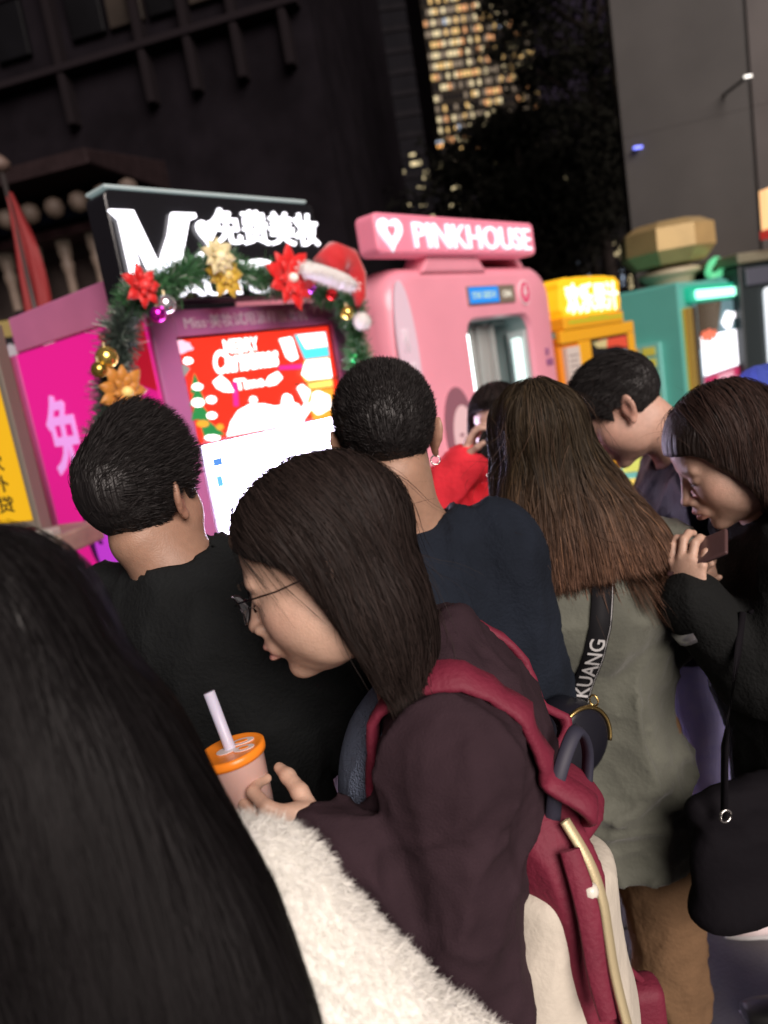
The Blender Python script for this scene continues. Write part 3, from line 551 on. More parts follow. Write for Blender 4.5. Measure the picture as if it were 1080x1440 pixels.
def flower(label, x, y, r, col, ccol, n=9, v=-.2, name='poinsettia', emis=0):
    p = onk(x, y, v); t = thing(name, label, 'decoration', p, RA, 'flowers and bows on the garland')
    rr = random.Random(int(x)); me = None; pm_ = mat('petal_%d_%d' % (int(col[0]*99), int(col[1]*99)), col, .5, sheen=.3, emit=emis, ecol=col)
    for L_, (k0, sc_, dz) in enumerate(((0, 1, 0), (.5, .62, -.012))):
        for k in range(n-2*L_):
            a = 2*PI*(k+k0)/(n-2*L_)+rr.uniform(-.12, .12); R_ = r*sc_*rr.uniform(.85, 1.1); vs, fs = [], []
            for j in range(6):
                q_ = j/5; wd = R_*.27*math.sin(PI*min(1, q_*.93+.07))**.8
                for s_ in (-1, 0, 1):
                    x_ = q_*R_; y_ = s_*wd; vs.append((x_*math.cos(a)-y_*math.sin(a), dz-.03*math.sin(q_*2.2)+(.010 if s_ else 0), x_*math.sin(a)+y_*math.cos(a)))
            for j in range(5):
                for s_ in range(2): fs.append((j*3+s_, j*3+s_+1, j*3+s_+4, j*3+s_+3))
            pydata('petal', vs, fs, pm_, t, True)
    MB().lathe([(.001, -.02), (.016, -.012), (.02, 0), (.012, .012), (.001, .016)], 10, (0, -.03, 0)).build('centre', mat('flower_centre_%d' % int(ccol[0]*99), ccol, .4, emit=.3, ecol=ccol), t, True)
flower('big red poinsettia on the right part of the garland', 405, 392, .125, (.75, .01, .01), (.95, .9, .8))
flower('gold poinsettia at the top middle of the garland under the heart', 303, 362, .068, (.80, .70, .40), (.9, .8, .5))
flower('gold poinsettia drooping below the top middle of the garland', 312, 388, .08, (.65, .42, .04), (.8, .6, .2), v=-.17)
flower('orange gold poinsettia low on the left side of the garland', 172, 552, .085, (.55, .22, .03), (.8, .5, .2))
flower('small red poinsettia at the top left corner of the garland', 197, 403, .07, (.7, .012, .012), (.75, .05, .05), 7)
def ball(label, x, y, r, c, v=-.2, metal=.85):
    p = onk(x, y, v); t = thing('bauble', label, 'bauble', p, RA, 'baubles on the garland')
    MB().lathe([(r*math.sin(PI*k/12)+.0001, -r*math.cos(PI*k/12)) for k in range(13)], 20).build('globe', mat('bauble_%d_%d_%d' % tuple(int(9*k) for k in c), c, .18, metal), t, True)
    MB().lathe([(.007, r-.002), (.007, r+.012), (.001, r+.013)], 10).build('cap', mat('bauble_cap', (.6, .5, .3), .3, 1), t)
ball('silver bauble under the red flower at the garland corner', 233, 428, .032, (.8, .8, .85)); ball('magenta bauble below the silver one at the garland corner', 222, 442, .026, (.8, .03, .6))
ball('gold bauble on the upper left run of the garland', 150, 503, .034, (.85, .6, .15)); ball('violet bauble right of the big red poinsettia', 437, 405, .022, (.5, .1, .7))
ball('gold bauble under the santa hat', 488, 440, .028, (.75, .65, .15)); ball('green bauble hanging on the right side of the magenta kiosk', 499, 503, .028, (.02, .4, .1), v=-.12)
ball('red bauble beside the santa hat on the garland', 466, 414, .024, (.7, .03, .03)); ball('dark gold bauble low on the left run of the garland', 140, 520, .026, (.5, .35, .08))
# Santa hat
p0 = onk(462, 374, -.2); sh = thing('santa_hat', 'red santa hat with white trim and pom-pom on the garland end', 'hat', p0, RA)
hpts = [onk(*q, -.2)-p0 for q in ((462, 378), (472, 362), (489, 366), (501, 388), (506, 418), (503, 446))]
Mr = Matrix.Rotation(-RA, 3, 'Z'); hpts = [Mr @ q for q in hpts]
MB().tube(hpts, [.07, .062, .052, .042, .028, .012], 18).build('cone', mat('hat_red', (.6, .008, .012), .75, sheen=.6, bump=.4, bscale=40), sh, True)
a_, b_ = [Mr @ (onk(*q, -.27)-p0) for q in ((425, 378), (497, 402))]
def fuzz(name, P0, nrm, n, L_, w, m, par, droop=.0, cols=None, offs=(0, 0, 0), seg=1):
    j = rng.integers(0, len(P0), n); P = P0[j]; N_ = nrm[j]+rng.normal(0, .45, (n, 3)); N_ /= np.linalg.norm(N_, axis=1)[:, None]
    s_ = np.cross(N_, rng.normal(0, 1, (n, 3))); s_ /= np.linalg.norm(s_, axis=1)[:, None]; ln = L_*rng.uniform(.5, 1.3, (n, 1))
    T = P+N_*ln; T[:, 2] -= droop*ln[:, 0]
    V = np.stack([P-s_*w, P+s_*w, T], 1).reshape(-1, 3)
    return stuff(npmesh(name, V, np.arange(3*n).reshape(-1, 3), m, par, False))
white_fur = mat('white_plush', (.82, .80, .78), .9, sheen=.5)
mid = [a_.lerp(b_, k/7)+Vector((0, 0, .008*math.sin(k/7*PI))) for k in range(8)]
MB().tube(mid, [.02, .03, .032, .032, .032, .032, .03, .02], 14).build('trim', white_fur, sh, True)
tp = np.array([list(a_.lerp(b_, k)) for k in np.linspace(0, 1, 400)]); nn = rng.normal(0, 1, (400, 3)); nn /= np.linalg.norm(nn, axis=1)[:, None]
fuzz('trim_fur', tp+nn*.027, nn, 2500, .014, .0016, white_fur, sh)
e = hpts[-1]; MB().lathe([(.032*math.sin(PI*k/10)+.0001, -.032*math.cos(PI*k/10)) for k in range(11)], 16, (e[0], e[1]-.02, e[2]-.02)).build('pompom', white_fur, sh, True)
nn = rng.normal(0, 1, (600, 3)); nn /= np.linalg.norm(nn, axis=1)[:, None]
fuzz('pompom_fur', np.array([e[0], e[1]-.02, e[2]-.02])+nn*.029, nn, 1500, .012, .0015, white_fur, sh)
# ================================================================== sculpting with distance fields
A_ = lambda *v: np.array(v, float)
def rot3(az, pitch=0, roll=0):
    """columns: right, forward, up of a body that faces azimuth az (from +Y towards +X), pitched down, rolled to its right"""
    a, p, r = map(math.radians, (az, pitch, roll))
    f = A_(math.sin(a)*math.cos(p), math.cos(a)*math.cos(p), -math.sin(p)); u = A_(math.sin(a)*math.sin(p), math.cos(a)*math.sin(p), math.cos(p)); x = np.cross(f, u)
    x2 = x*math.cos(r)-u*math.sin(r); u2 = x*math.sin(r)+u*math.cos(r)
    return np.stack([x2, f, u2], 1)
def _hash(i, j, k, s):
    h = (i*374761393+j*668265263+k*2147483647+s*974711) & 0xffffffff; h = ((h ^ (h >> 13))*1274126177) & 0xffffffff
    return ((h ^ (h >> 16)) & 0xffff)/65535.
def vnoise(P, s=0):
    i = np.floor(P).astype(np.int64); f = P-i; f = f*f*(3-2*f); r = 0
    for a in (0, 1):
        for b in (0, 1):
            for c in (0, 1):
                w = (f[:, 0] if a else 1-f[:, 0])*(f[:, 1] if b else 1-f[:, 1])*(f[:, 2] if c else 1-f[:, 2])
                r = r+w*_hash(i[:, 0]+a, i[:, 1]+b, i[:, 2]+c, s)
    return r
def folds(P, amp=.008, sc=7, s=0, zs=.55):
    Q = P*A_(1, 1, zs)*sc; w = vnoise(Q*.6+7, s+1)[:, None]*1.6
    r = 1-np.abs(2*vnoise(Q+w, s)-1); r2 = 1-np.abs(2*vnoise(Q*2.3+w*2, s+2)-1); r3 = 1-np.abs(2*vnoise(Q*A_(1, 1, 1.6)*4.1+w*4, s+5)-1)
    return -(amp*(r**3-.3)+amp*.4*(r2**3-.3)+amp*.16*(r3**4-.2))
def smin(a, b, k): h = np.clip(.5+.5*(b-a)/k, 0, 1); return b*(1-h)+a*h-k*h*(1-h)
def smax(a, b, k): return -smin(-a, -b, k)
class SDF:
    def __init__(s): s.ops = []; s.R = np.eye(3); s.c = np.zeros(3); s.sc = 1.; s.disp = None
    def frame(s, R=None, c=None, sc=1.): s.R = np.eye(3) if R is None else R; s.c = np.zeros(3) if c is None else np.array(c, float); s.sc = sc; return s
    def _add(s, op, k, fn, lo, hi):
        R, c, sc = s.R, s.c, s.sc
        s.ops.append((op, k, lambda P: fn(((P-c) @ R)/sc)*sc)); return s
    def ell(s, c, r, k=.01, op='u', R=None):
        c, r = np.array(c, float), np.array(r, float)
        def fn(P):
            q = P-c
            if R is not None: q = q @ R
            k0 = np.sqrt(((q/r)**2).sum(1)); k1 = np.sqrt(((q/r**2)**2).sum(1))+1e-9; return k0*(k0-1)/k1
        return s._add(op, k, fn, 0, 0)
    def cap(s, a, b, ra, rb=None, k=.01, op='u', sq=None):
        a, b = np.array(a, float), np.array(b, float); rb = ra if rb is None else rb; ab = b-a; L2 = ab @ ab+1e-12
        def fn(P):
            t = np.clip(((P-a) @ ab)/L2, 0, 1); return np.linalg.norm(P-a-t[:, None]*ab, axis=1)-(ra+(rb-ra)*t)
        return s._add(op, k, fn, 0, 0)
    def plane(s, p, n, k=.005, op='i'):
        p, n = np.array(p, float), np.array(n, float); n = n/np.linalg.norm(n)
        return s._add(op, k, lambda P: (P-p) @ n, 0, 0)
    def fun(s, f, k=.01, op='u'): return s._add(op, k, f, 0, 0)
    def __call__(s, P):
        d = np.full(len(P), 1.)
        for op, k, fn in s.ops:
            e = fn(P)
            if op == 'u': d = smin(d, e, k) if k else np.minimum(d, e)
            elif op == 's': d = smax(d, -e, k)
            elif op == 'i': d = smax(d, e, k)
            elif op == 'd': d = d+e
        return d
def grad(f, P, h=.0008):
    g = np.zeros_like(P)
    for e in (A_(1, -1, -1), A_(-1, -1, 1), A_(-1, 1, -1), A_(1, 1, 1)): g += e*f(P+e*h)[:, None]
    return g/(np.linalg.norm(g, axis=1)[:, None]+1e-12)
def sculpt(f, lo, hi, h, slack=1.6):
    lo, hi = np.array(lo, float), np.array(hi, float); B = 6; nb = np.ceil((hi-lo)/(h*B)).astype(int); n = nb*B
    bi = np.stack(np.meshgrid(*[np.arange(k) for k in nb], indexing='ij'), -1).reshape(-1, 3)
    dc = f(lo+(bi*B+(B-1)/2)*h); act = np.abs(dc) < h*B*.87*slack
    F = np.repeat(np.repeat(np.repeat(np.where(dc > 0, 1., -1.).astype(np.float32).reshape(nb), B, 0), B, 1), B, 2)
    off = np.stack(np.meshgrid(*[np.arange(B)]*3, indexing='ij'), -1).reshape(-1, 3); ab = bi[act]*B
    for s in range(0, len(ab), 2500):
        g = (ab[s:s+2500, None]+off).reshape(-1, 3); F[g[:, 0], g[:, 1], g[:, 2]] = f(lo+g*h)
    F[0] = F[-1] = 1; F[:, 0] = F[:, -1] = 1; F[:, :, 0] = F[:, :, -1] = 1
    I = F < 0; cnt = np.zeros(n-1, np.uint8)
    for a in (0, 1):
        for b in (0, 1):
            for c in (0, 1): cnt += I[a:n[0]-1+a, b:n[1]-1+b, c:n[2]-1+c]
    ci = np.argwhere((cnt > 0) & (cnt < 8)); acc = np.zeros((len(ci), 3)); m = np.zeros(len(ci))
    G = lambda o: F[ci[:, 0]+o[0], ci[:, 1]+o[1], ci[:, 2]+o[2]]
    for ax in range(3):
        o1, o2 = [k for k in range(3) if k != ax]
        for u in (0, 1):
            for v in (0, 1):
                o = [0, 0, 0]; o[o1] = u; o[o2] = v; p = list(o); p[ax] = 1; d0, d1 = G(o), G(p); x = (d0 < 0) != (d1 < 0)
                t = np.where(x, d0/np.where(x, d0-d1, 1), 0); q = np.array(o, float)[None].repeat(len(ci), 0); q[:, ax] = t
                acc += q*x[:, None]; m += x
    V = lo+(ci+acc/m[:, None])*h
    nn = n-1; fid = (ci[:, 0]*nn[1]+ci[:, 1])*nn[2]+ci[:, 2]; quads = []
    for ax in range(3):
        o1, o2 = [(1, 2), (2, 0), (0, 1)][ax]
        sl0 = [slice(None)]*3; sl1 = [slice(None)]*3; sl0[ax] = slice(0, -1); sl1[ax] = slice(1, None)
        A, Bv = I[tuple(sl0)], I[tuple(sl1)]; e = np.argwhere(A != Bv); e = e[(e[:, o1] > 0) & (e[:, o2] > 0) & (e[:, o1] < nn[o1]) & (e[:, o2] < nn[o2])]
        flip = A[e[:, 0], e[:, 1], e[:, 2]]; q = []
        for du, dv in ((1, 1), (0, 1), (0, 0), (1, 0)):
            c = e.copy(); c[:, o1] -= du; c[:, o2] -= dv; q.append((c[:, 0]*nn[1]+c[:, 1])*nn[2]+c[:, 2])
        q = np.stack(q, 1); q = np.where(flip[:, None], q, q[:, ::-1]); quads.append(q)
    Q = np.searchsorted(fid, np.concatenate(quads)); g = grad(f, V); V = V-g*np.clip(f(V), -h*.7, h*.7)[:, None]
    return V, Q
# ---- head ----------------------------------------------------------------
def head_field(S, c, R, sc=1., fem=0, hi=True, mouth=0., tuck=True):
    S.frame(R, c, sc)
    S.ell((0, -.012, .035), (.0745, .095, .083), .01).ell((0, .022, .036), (.062, .062, .056), .02)
    S.ell((0, .022, -.035), (.058, .062, .072), .02).ell((0, .040, -.078), (.043-.004*fem, .045, .034), .02)
    S.ell((0, .072, -.099), (.019-.003*fem, .018, .015), .015)
    for s in (-1, 1):
        S.ell((s*.034, .050, -.030), (.026, .030, .034), .03).ell((s*.044, .005, -.068), (.016, .032, .028), .035)
        S.ell((s*.026, .074, .020), (.024, .010, .009), .016)
        S.ell((s*.0305, .100, .000), (.017, .017, .0115), .008, 's')
        S.ell((s*.0305, .0725, .0005), (.0150, .0135, .0115), .004)
    S.cap((0, .084, .010), (0, .104, -.030), .0065, .0085, .009).ell((0, .106, -.033), (.0100, .0095, .0085), .006)
    for s in (-1, 1):
        S.ell((s*.0125, .098, -.037), (.0070, .0090, .0065), .006)
        if hi: S.ell((s*.0065, .104, -.0435), (.0032, .0045, .003), .002, 's')
    S.ell((0, .090, -.060), (.026, .014, .018), .012)
    S.ell((0, .1005, -.0585-mouth*.2), (.019, .0075, .0052), .004).ell((0, .0985, -.0715-mouth), (.0165, .0080, .0062), .004)
    if hi: S.ell((0, .106, -.0645-mouth*.5), (.020, .014, .0012+mouth*.7), .0025, 's').ell((0, .100, -.0815-mouth), (.016, .010, .004), .006, 's')
    for s in (-1, 1):   # ears
        RE = rot3(90*s+18*s, 0, 0)
        S.ell((s*.077, -.012, -.004), (.0065, .0165, .030), .006, R=rot3(s*-22, -12)).ell((s*.0835, -.020, .004), (.005, .013, .024), .004, R=rot3(s*-30, -12))
        if hi: S.ell((s*.0865, -.010, .0), (.006, .0085, .017), .003, 's', R=rot3(s*-25, -12))
        S.ell((s*.077, -.004, -.030), (.005, .007, .009), .005)
    return S.frame()
def chain(S, pts, rs, k=.006):
    for a, b, r0, r1 in zip(pts, pts[1:], rs, rs[1:]): S.cap(a, b, r0, r1, k)
def hand_field(S, w, d, pn, thumb, curls=(35, 40, 30), tcurl=20, sc=1., spread=.06, tdir=(.55, .65, .35), vary=(0, 4, 8, 12)):
    """w wrist, d direction of the hand, pn palm normal, thumb side vector; unequal bent fingers and a thumb from the palm's side"""
    w = np.array(w, float); d = np.array(d, float); d /= np.linalg.norm(d); pn = np.array(pn, float); pn -= d*(pn @ d); pn /= np.linalg.norm(pn)
    t = np.cross(d, pn); t = t if t @ np.array(thumb, float) > 0 else -t
    R = np.stack([t, d, pn], 1)
    S.frame(R, w, sc); S.ell((0, .012, 0), (.026, .032, .019), .01).ell((0, .052, -.002), (.037, .044, .0145), .012).ell((.022, .032, .006), (.017, .028, .014), .012); S.frame()
    L = (.071, .079, .073, .057)
    for i in range(4):
        x = (.030-.0205*i); p = w+sc*(t*x+d*(.088-.006*abs(i-1.2)**1.5)); ang = 0; pts = [w+sc*(t*x*.75+d*.045), p]
        dd = d+t*spread*(1.5-i)
        for j, (fr, cu) in enumerate(zip((.46, .30, .24), curls)):
            ang += math.radians(cu+vary[i]*.6); v = dd*math.cos(ang)+pn*math.sin(ang); v /= np.linalg.norm(v); p = p+v*L[i]*fr*sc; pts.append(p)
        r = np.array((.0100, .0096, .0085, .0079, .0066))*sc*(1 if i < 3 else .88); chain(S, pts, r, .003)
    p0 = w+sc*(t*.018+d*.018+pn*.004); v = t*tdir[0]+d*tdir[1]+pn*tdir[2]; v /= np.linalg.norm(v); p1 = p0+v*.042*sc
    v2 = v*math.cos(math.radians(tcurl))+(d*.5+pn*.8-t*.5)*math.sin(math.radians(tcurl)); v2 /= np.linalg.norm(v2); p2 = p1+v2*.032*sc; v3 = v2+(d*.3+pn*.3-t*.3)*.6; v3 /= np.linalg.norm(v3); p3 = p2+v3*.022*sc
    chain(S, [p0, p1, p2, p3], np.array((.014, .0112, .0098, .0075))*sc, .005)
SKIN = mat('skin', (.5, .3, .2), .46, attr='col', sss=.10, bump=.16, bscale=420, bdet=6, var=.07, vscale=90)
def skin_colour(V, c, R, sc, base, lip=(.42, .13, .12), faint=1.):
    base = np.array(base); n = vnoise(V*30, 3)[:, None]*.12+.94; C = base*n; q = ((V-c) @ R)/sc
    def sp(p, r): return np.exp(-(((q-np.array(p))/np.array(r))**2).sum(1))[:, None]
    for s in (-1, 1):
        C = C+(np.array((.50, .20, .16))-C)*sp((s*.045, .06, -.03), (.025, .03, .022))*.30*faint+(np.array((.5, .16, .12))-C)*sp((s*.08, -.01, 0), (.012, .02, .035))*.35
    C = C+(np.array((.5, .2, .15))-C)*sp((0, .11, -.033), (.014, .014, .012))*.3
    zl = q[:, 2]; ml = np.exp(-((zl+.0645)/.0125)**4)*np.exp(-(q[:, 0]/.021)**4)*(q[:, 1] > .088); C = C+(np.array(lip)-C)*ml[:, None]*.85
    return np.clip(C, 0, 1)
# ---- hair ----------------------------------------------------------------
def groom(f, P, L, steps, flow, lift=(.0008, .004), jitter=.15, follow=1., g=None, end_free=None, clump=.45):
    """strands that run over the surface f=0 from the points P; flow(P) gives the wanted direction"""
    g = g or rng; n = len(P); ls = L*g.uniform(.7, 1.1, n) if np.ndim(L) == 0 else L; st = (ls/steps)[:, None]
    off = g.uniform(lift[0], lift[1], n); out = np.empty((n, steps+1, 3)); nor = np.empty((n, steps+1, 3)); p = P.copy(); jd = g.normal(0, jitter, (n, 3))+np.stack([vnoise(P*24, 40+a)-.5 for a in range(3)], 1)*clump
    for k in range(steps+1):
        gr = grad(f, p, .002); d = f(p); w = np.clip(1-np.abs(d)/.03, 0, 1)*(gr[:, 2] > -.5) if end_free else np.ones(n)
        p = p-gr*((d-off)*w*follow)[:, None]; out[:, k] = p; nor[:, k] = gr
        v = flow(p)+jd; v = v-gr*((v*gr).sum(1)*np.where(w > .2, 1, 0)*follow)[:, None]; v /= np.linalg.norm(v, axis=1)[:, None]+1e-9
        p = p+v*st
    return out, nor
def ribbons(name, out, nor, w, m, par, base, cols, taper=.35, twist=.5, g=None, keep=None):
    if keep is not None:
        ok = keep(out.reshape(-1, 3)).reshape(out.shape[:2]).all(1); out, nor, cols = out[ok], nor[ok], cols[ok]
    g = g or rng; n, k, _ = out.shape; T = np.gradient(out, axis=1); T /= np.linalg.norm(T, axis=2)[..., None]+1e-9
    s = np.cross(T, nor); s /= np.linalg.norm(s, axis=2)[..., None]+1e-9; tw = g.uniform(-twist, twist, (n, 1, 1)); s = s*np.cos(tw)+nor*np.sin(tw)
    wd = (w*g.uniform(.6, 1.3, (n, 1)))*np.linspace(1, taper, k)[None]; wd[:, -1] *= .3
    V = np.stack([out-s*wd[..., None], out+s*wd[..., None]], 2).reshape(-1, 3)-base
    a = (np.arange(n)[:, None]*k+np.arange(k-1)[None]).ravel()*2; F = np.stack([a, a+1, a+3, a+2], 1)
    C = np.repeat(cols.reshape(n, -1, 3) if cols.ndim == 3 else np.repeat(cols[:, None], k, 1), 2, 1).reshape(-1, 3)
    return stuff(npmesh(name, V, F, m, par, True, C))
def hairmat(name, rough=.62, spec=.18): return mat(name, (.02, .015, .012), rough, attr='col', spec=spec)
HAIR = hairmat('hair_strand'); HAIRB = mat('hair_base', (.010, .008, .007), .5, attr='col', bump=.5, bscale=60, stretch=(3, 3, .25))
def smart(V, n, mask=None, g=None):
    i = np.arange(len(V)) if mask is None else np.nonzero(mask)[0]; return (g or rng).choice(i, n)
def pmesh(name, V, Q, m, root, base, col=None, smooth=True): return npmesh(name, V-base, Q, m, root, smooth, None if col is None else col)
# ---- clothed bodies -------------------------------------------------------
def coat_field(sk, R, t=0., hem=.8, flare=.02, arms=True, seed=1, amp=.008, fs=7, chest=(.195, .125, .20), hips=(.185, .135), neck=.062, cuffs=True, girth=1., collar=True, armg=1., armk=.022):
    S = SDF(); shL, shR = sk['shL'], sk['shR']; sc = (shL+shR)/2; pv = sk['pelvis']
    S.cap(shL, shR, .066*girth+t, None, .02); S.frame(R, sc); S.ell((0, .008, -.15), (chest[0]*girth+t, chest[1]*girth+t, chest[2]), .06).ell((0, -.035, -.06), (.13*girth+t, .075*girth+t, .11), .06).frame()
    dn = pv-sc; L = np.linalg.norm(dn)
    S.frame(R, pv); hz = hem-pv[2]
    S.ell((0, 0, .12), (hips[0]*.93*girth+t, hips[1]*.95*girth+t, .22), .06).ell((0, -.005, -.02), (hips[0]*girth+t, hips[1]*girth+t, .2), .06)
    if hz < -.12:
        for k in np.linspace(-.12, hz-.1, 4): S.ell((0, 0, k), ((hips[0]*girth+t+flare*abs(k)/.3), (hips[1]*girth+t+flare*abs(k)/.3), .16), .05)
    S.frame()
    S.cap(sc+A_(0, 0, -.02), sc+A_(0, 0, .055), neck+.035, neck+.004, .045)
    if arms:
        for s in 'LR': S.cap(sk['sh'+s], sk['el'+s], .060*armg+t, .050*armg+t, armk).cap(sk['el'+s], sk['wr'+s], .050*armg+t, .040*armg+t, .02)
    S.fun(lambda P: folds(P, amp*1.5, fs, seed), op='d')
    nb = sk['neck']; up = sk['head']-sc; up = up/np.linalg.norm(up)
    S.cap(sc+A_(0, 0, .045), sc+up*.25, neck, neck+.02, .008, 's')
    if collar:
        tz = up*.75+A_(0, 0, .25); tz /= np.linalg.norm(tz); c0 = sc+A_(0, 0, .050)+up*.006
        S.fun(lambda P: (lambda q, h_: np.sqrt((np.sqrt(np.maximum(((q-h_[:, None]*tz)**2).sum(1), 1e-12))-neck-.004)**2+(h_*.6)**2)-.0105)(P-c0, (P-c0) @ tz), .008)
    S.plane((0, 0, hem), (0, 0, -1), .01)
    return S
def bounds(*pts, m=.1): P = np.array(pts); return P.min(0)-m, P.max(0)+m
def make_sk(base, az, head, R, sc=None, pelvis=None, width=.19, arms=None, lean=(0, 0)):
    f = A_(math.sin(math.radians(az)), math.cos(math.radians(az)), 0); r = A_(f[1], -f[0], 0); head = np.array(head, float)
    sc = np.array(sc, float) if sc is not None else A_(base[0], base[1], head[2]-.27)+f*lean[0]
    pv = np.array(pelvis, float) if pelvis is not None else A_(base[0], base[1], sc[2]*.66)
    sk = dict(shL=sc-r*width, shR=sc+r*width, pelvis=pv, head=head, neck=head+R @ A_(0, -.03, -.1), sc=sc, f=f, r=r)
    for s, sg in (('L', -1), ('R', 1)):
        e = sk['sh'+s]+r*sg*.04-A_(0, 0, .28)-f*.02; w = e-A_(0, 0, .22)+f*.05
        if arms and s in arms: e, w = [np.array(v, float) for v in arms[s]]
        sk['el'+s] = e; sk['wr'+s] = w; h = pv+r*sg*.09; sk['hip'+s] = h; sk['kn'+s] = A_(h[0], h[1], pv[2]*.53)+f*.02; sk['an'+s] = A_(h[0], h[1], .09)-f*.01
    return sk
def skin_field(sk, c, R, sc, hands=(), fem=0, hi=True, mouth=0., neckr=.050, legs=False):
    S = head_field(SDF(), c, R, sc, fem, hi, mouth); nk = c+R @ A_(0, -.028, -.055)*sc
    S.cap(nk, sk['sc']+A_(0, 0, .03), neckr*sc, neckr*1.12*sc, .018); S.cap(sk['shL'], sk['shR'], .045, None, .05).cap(sk['sc'], sk['pelvis'], .09, .09, .05)
    for s in 'LR': S.cap(sk['sh'+s], sk['el'+s], .040, .034, .02).cap(sk['el'+s], sk['wr'+s], .034, .0235, .015)
    for hd in hands: hand_field(S, **hd)
    return S
def trousers(name, sk, m, root, base, r=(.088, .06, .05), top=None, h=.01, seed=3, bottom=.10, amp=.006):
    S = SDF(); top = top or sk['pelvis'][2]+.1
    for s in 'LR': S.cap(sk['hip'+s], sk['kn'+s], r[0], r[1], .02).cap(sk['kn'+s], sk['an'+s], r[1], r[2], .02)
    S.ell(sk['pelvis'], (.14, .105, .14), .04); S.fun(lambda P: folds(P, amp, 9, seed), op='d'); S.plane((0, 0, bottom), (0, 0, -1), .006)
    lo, hi = bounds(sk['hipL'], sk['hipR'], sk['anL'], sk['anR'], sk['knL'], sk['knR'], sk['pelvis']+A_(0, 0, .1), m=.16); V, Q = sculpt(S, lo, hi, h)
    return pmesh(name, V, Q, m, root, base)
def shoes(sk, m, sole, root, base, h=.006):
    for s in 'LR':
        a = A_(sk['an'+s][0], sk['an'+s][1], 0); f, r = sk['f'], sk['r']; R = np.stack([r, f, A_(0, 0, 1)], 1)
        S = SDF().frame(R, a); S.ell((0, .0, .055), (.037, .055, .05), .02).ell((0, .09, .035), (.042, .09, .036), .025).ell((0, -.02, .1), (.035, .04, .05), .02); S.plane((0, 0, .018), (0, 0, -1), .003).ell((0, -.015, .13), (.026, .033, .05), .004, 's')
        V, Q = sculpt(S, a-.16-A_(0, 0, -.12), a+A_(.2, .2, .17), h); o = pmesh('shoe', V, Q, m, root, base)
        S = SDF().frame(R, a); S.ell((0, .005, .012), (.041, .066, .05), .02).ell((0, .09, .012), (.046, .098, .05), .03).plane((0, 0, .021), (0, 0, 1), .002).plane((0, 0, .002), (0, 0, -1), .002)
        V, Q = sculpt(S, a-A_(.16, .16, .03), a+A_(.2, .2, .06), h); pmesh('sole', V, Q, sole, o, base*0+base)
def eyes(c, R, sc, root, base, look=-14):
    """lash lines and eyeballs seen under lowered lids, as children of the person"""
    for s in (-1, 1):
        pts = []
        for k in range(9):
            a = -1+2*k/8; q = A_(s*.0305+a*.0135, .0868-.0055*a*a, -.0035+.0022*(a*a)-.002); pts.append(c+R @ q*sc-base)
        MB().tube(pts, [.0004]+[.0011]*7+[.0004], 5).build('eyelash_line', mat('lash', (.01, .008, .007), .5), root, True)
        n = 46; g = np.random.default_rng(3+s); V, F = [], []
        for i in range(n):
            a = g.uniform(-1, 1); q = A_(s*(.031+a*.017), .0925-.006*a*a-(.004 if s*a > 0 else 0), .0195+.0035*(1-a*a)+g.normal(0, .0012)); q2 = q+A_(s*.006, .0002, .0015+g.normal(0, .001)); w = A_(0, 0, .0006)
            b = len(V); V += [c+R @ (q-w)*sc-base, c+R @ (q+w)*sc-base, c+R @ q2*sc-base]; F.append((b, b+1, b+2))
        stuff(pydata('eyebrow', V, F, mat('brow_hair', (.025, .018, .014), .6), root))
# ================================================================== people
def flow_down(w=(0, 0, -1)): w = np.array(w, float); return lambda P: np.tile(w, (len(P), 1))
def hcol(n, base, var=.35, g=None): return np.array(base)*(g or rng).uniform(1-var, 1+var, (n, 1))
def cap_hair(S, c, R, sc=1., t=.012, low=-.06):
    S.frame(R, c, sc); S.ell((0, -.014, .037), (.0745+t, .095+t, .083+t), .01).ell((0, .015, .045), (.064+t*.8, .066+t*.6, .056+t), .02).frame()
cloth = lambda n, c, b=.35, s=160, **k: mat(n, tuple(.75*q for q in c), .9, bump=b, bscale=s, var=.18, vscale=14, spec=.15, **k)
def short_hair(root, base, c, R, sc, length, n, line, seed, comb=(0, .3, .2), sides=.45, t=.004, col=(.012, .010, .010), h=.004, tall=0):
    """cropped hair: a close cap plus thousands of short strands, shorter at the sides and nape; line(q) > 0 where hair grows"""
    g = np.random.default_rng(seed); S = SDF(); cap_hair(S, c, R, sc, t); S.frame(R, c, sc)
    if tall: S.ell((0, .012, .070), (.066, .078, .052+tall), .02)
    S.fun(lambda q: -line(q), .004, 'i'); S.frame(); S.fun(lambda P: (vnoise(P*60, seed)-.5)*.004, op='d')
    V, Q = sculpt(S, c-.16, c+.16, h); hair = pmesh('hair', V, Q, HAIRB, root, base, np.tile(np.array(col)*.8, (len(V), 1)))
    q = ((V-c) @ R)/sc; i = smart(V, n, g=g); P = V[i]; qq = q[i]; top = np.clip((qq[:, 2]+.03)/.09, 0, 1)
    ln = length*(sides+(1-sides)*top**1.3)*g.uniform(.6, 1.15, n); cm = R @ np.array(comb, float)
    N_ = grad(S, P, .003)
    out = np.empty((n, 4, 3)); p = P.copy(); v = N_*.42+cm*.9+g.normal(0, .14, (n, 3)); cl = vnoise(P*45, seed)[:, None]-.5; v += np.cross(N_, cm)*cl*.8
    for k in range(4): out[:, k] = p; v /= np.linalg.norm(v, axis=1)[:, None]; p = p+v*(ln/3)[:, None]; v = v+cm*.3-A_(0, 0, .10)-N_*.16
    nor = np.repeat(N_[:, None], 4, 1); ribbons('hair_strands', out, nor, .0006, HAIR, hair, base, hcol(n, col, .5, g), .4, 1.2, g)
    return hair
SKT = (.56, .36, .26)
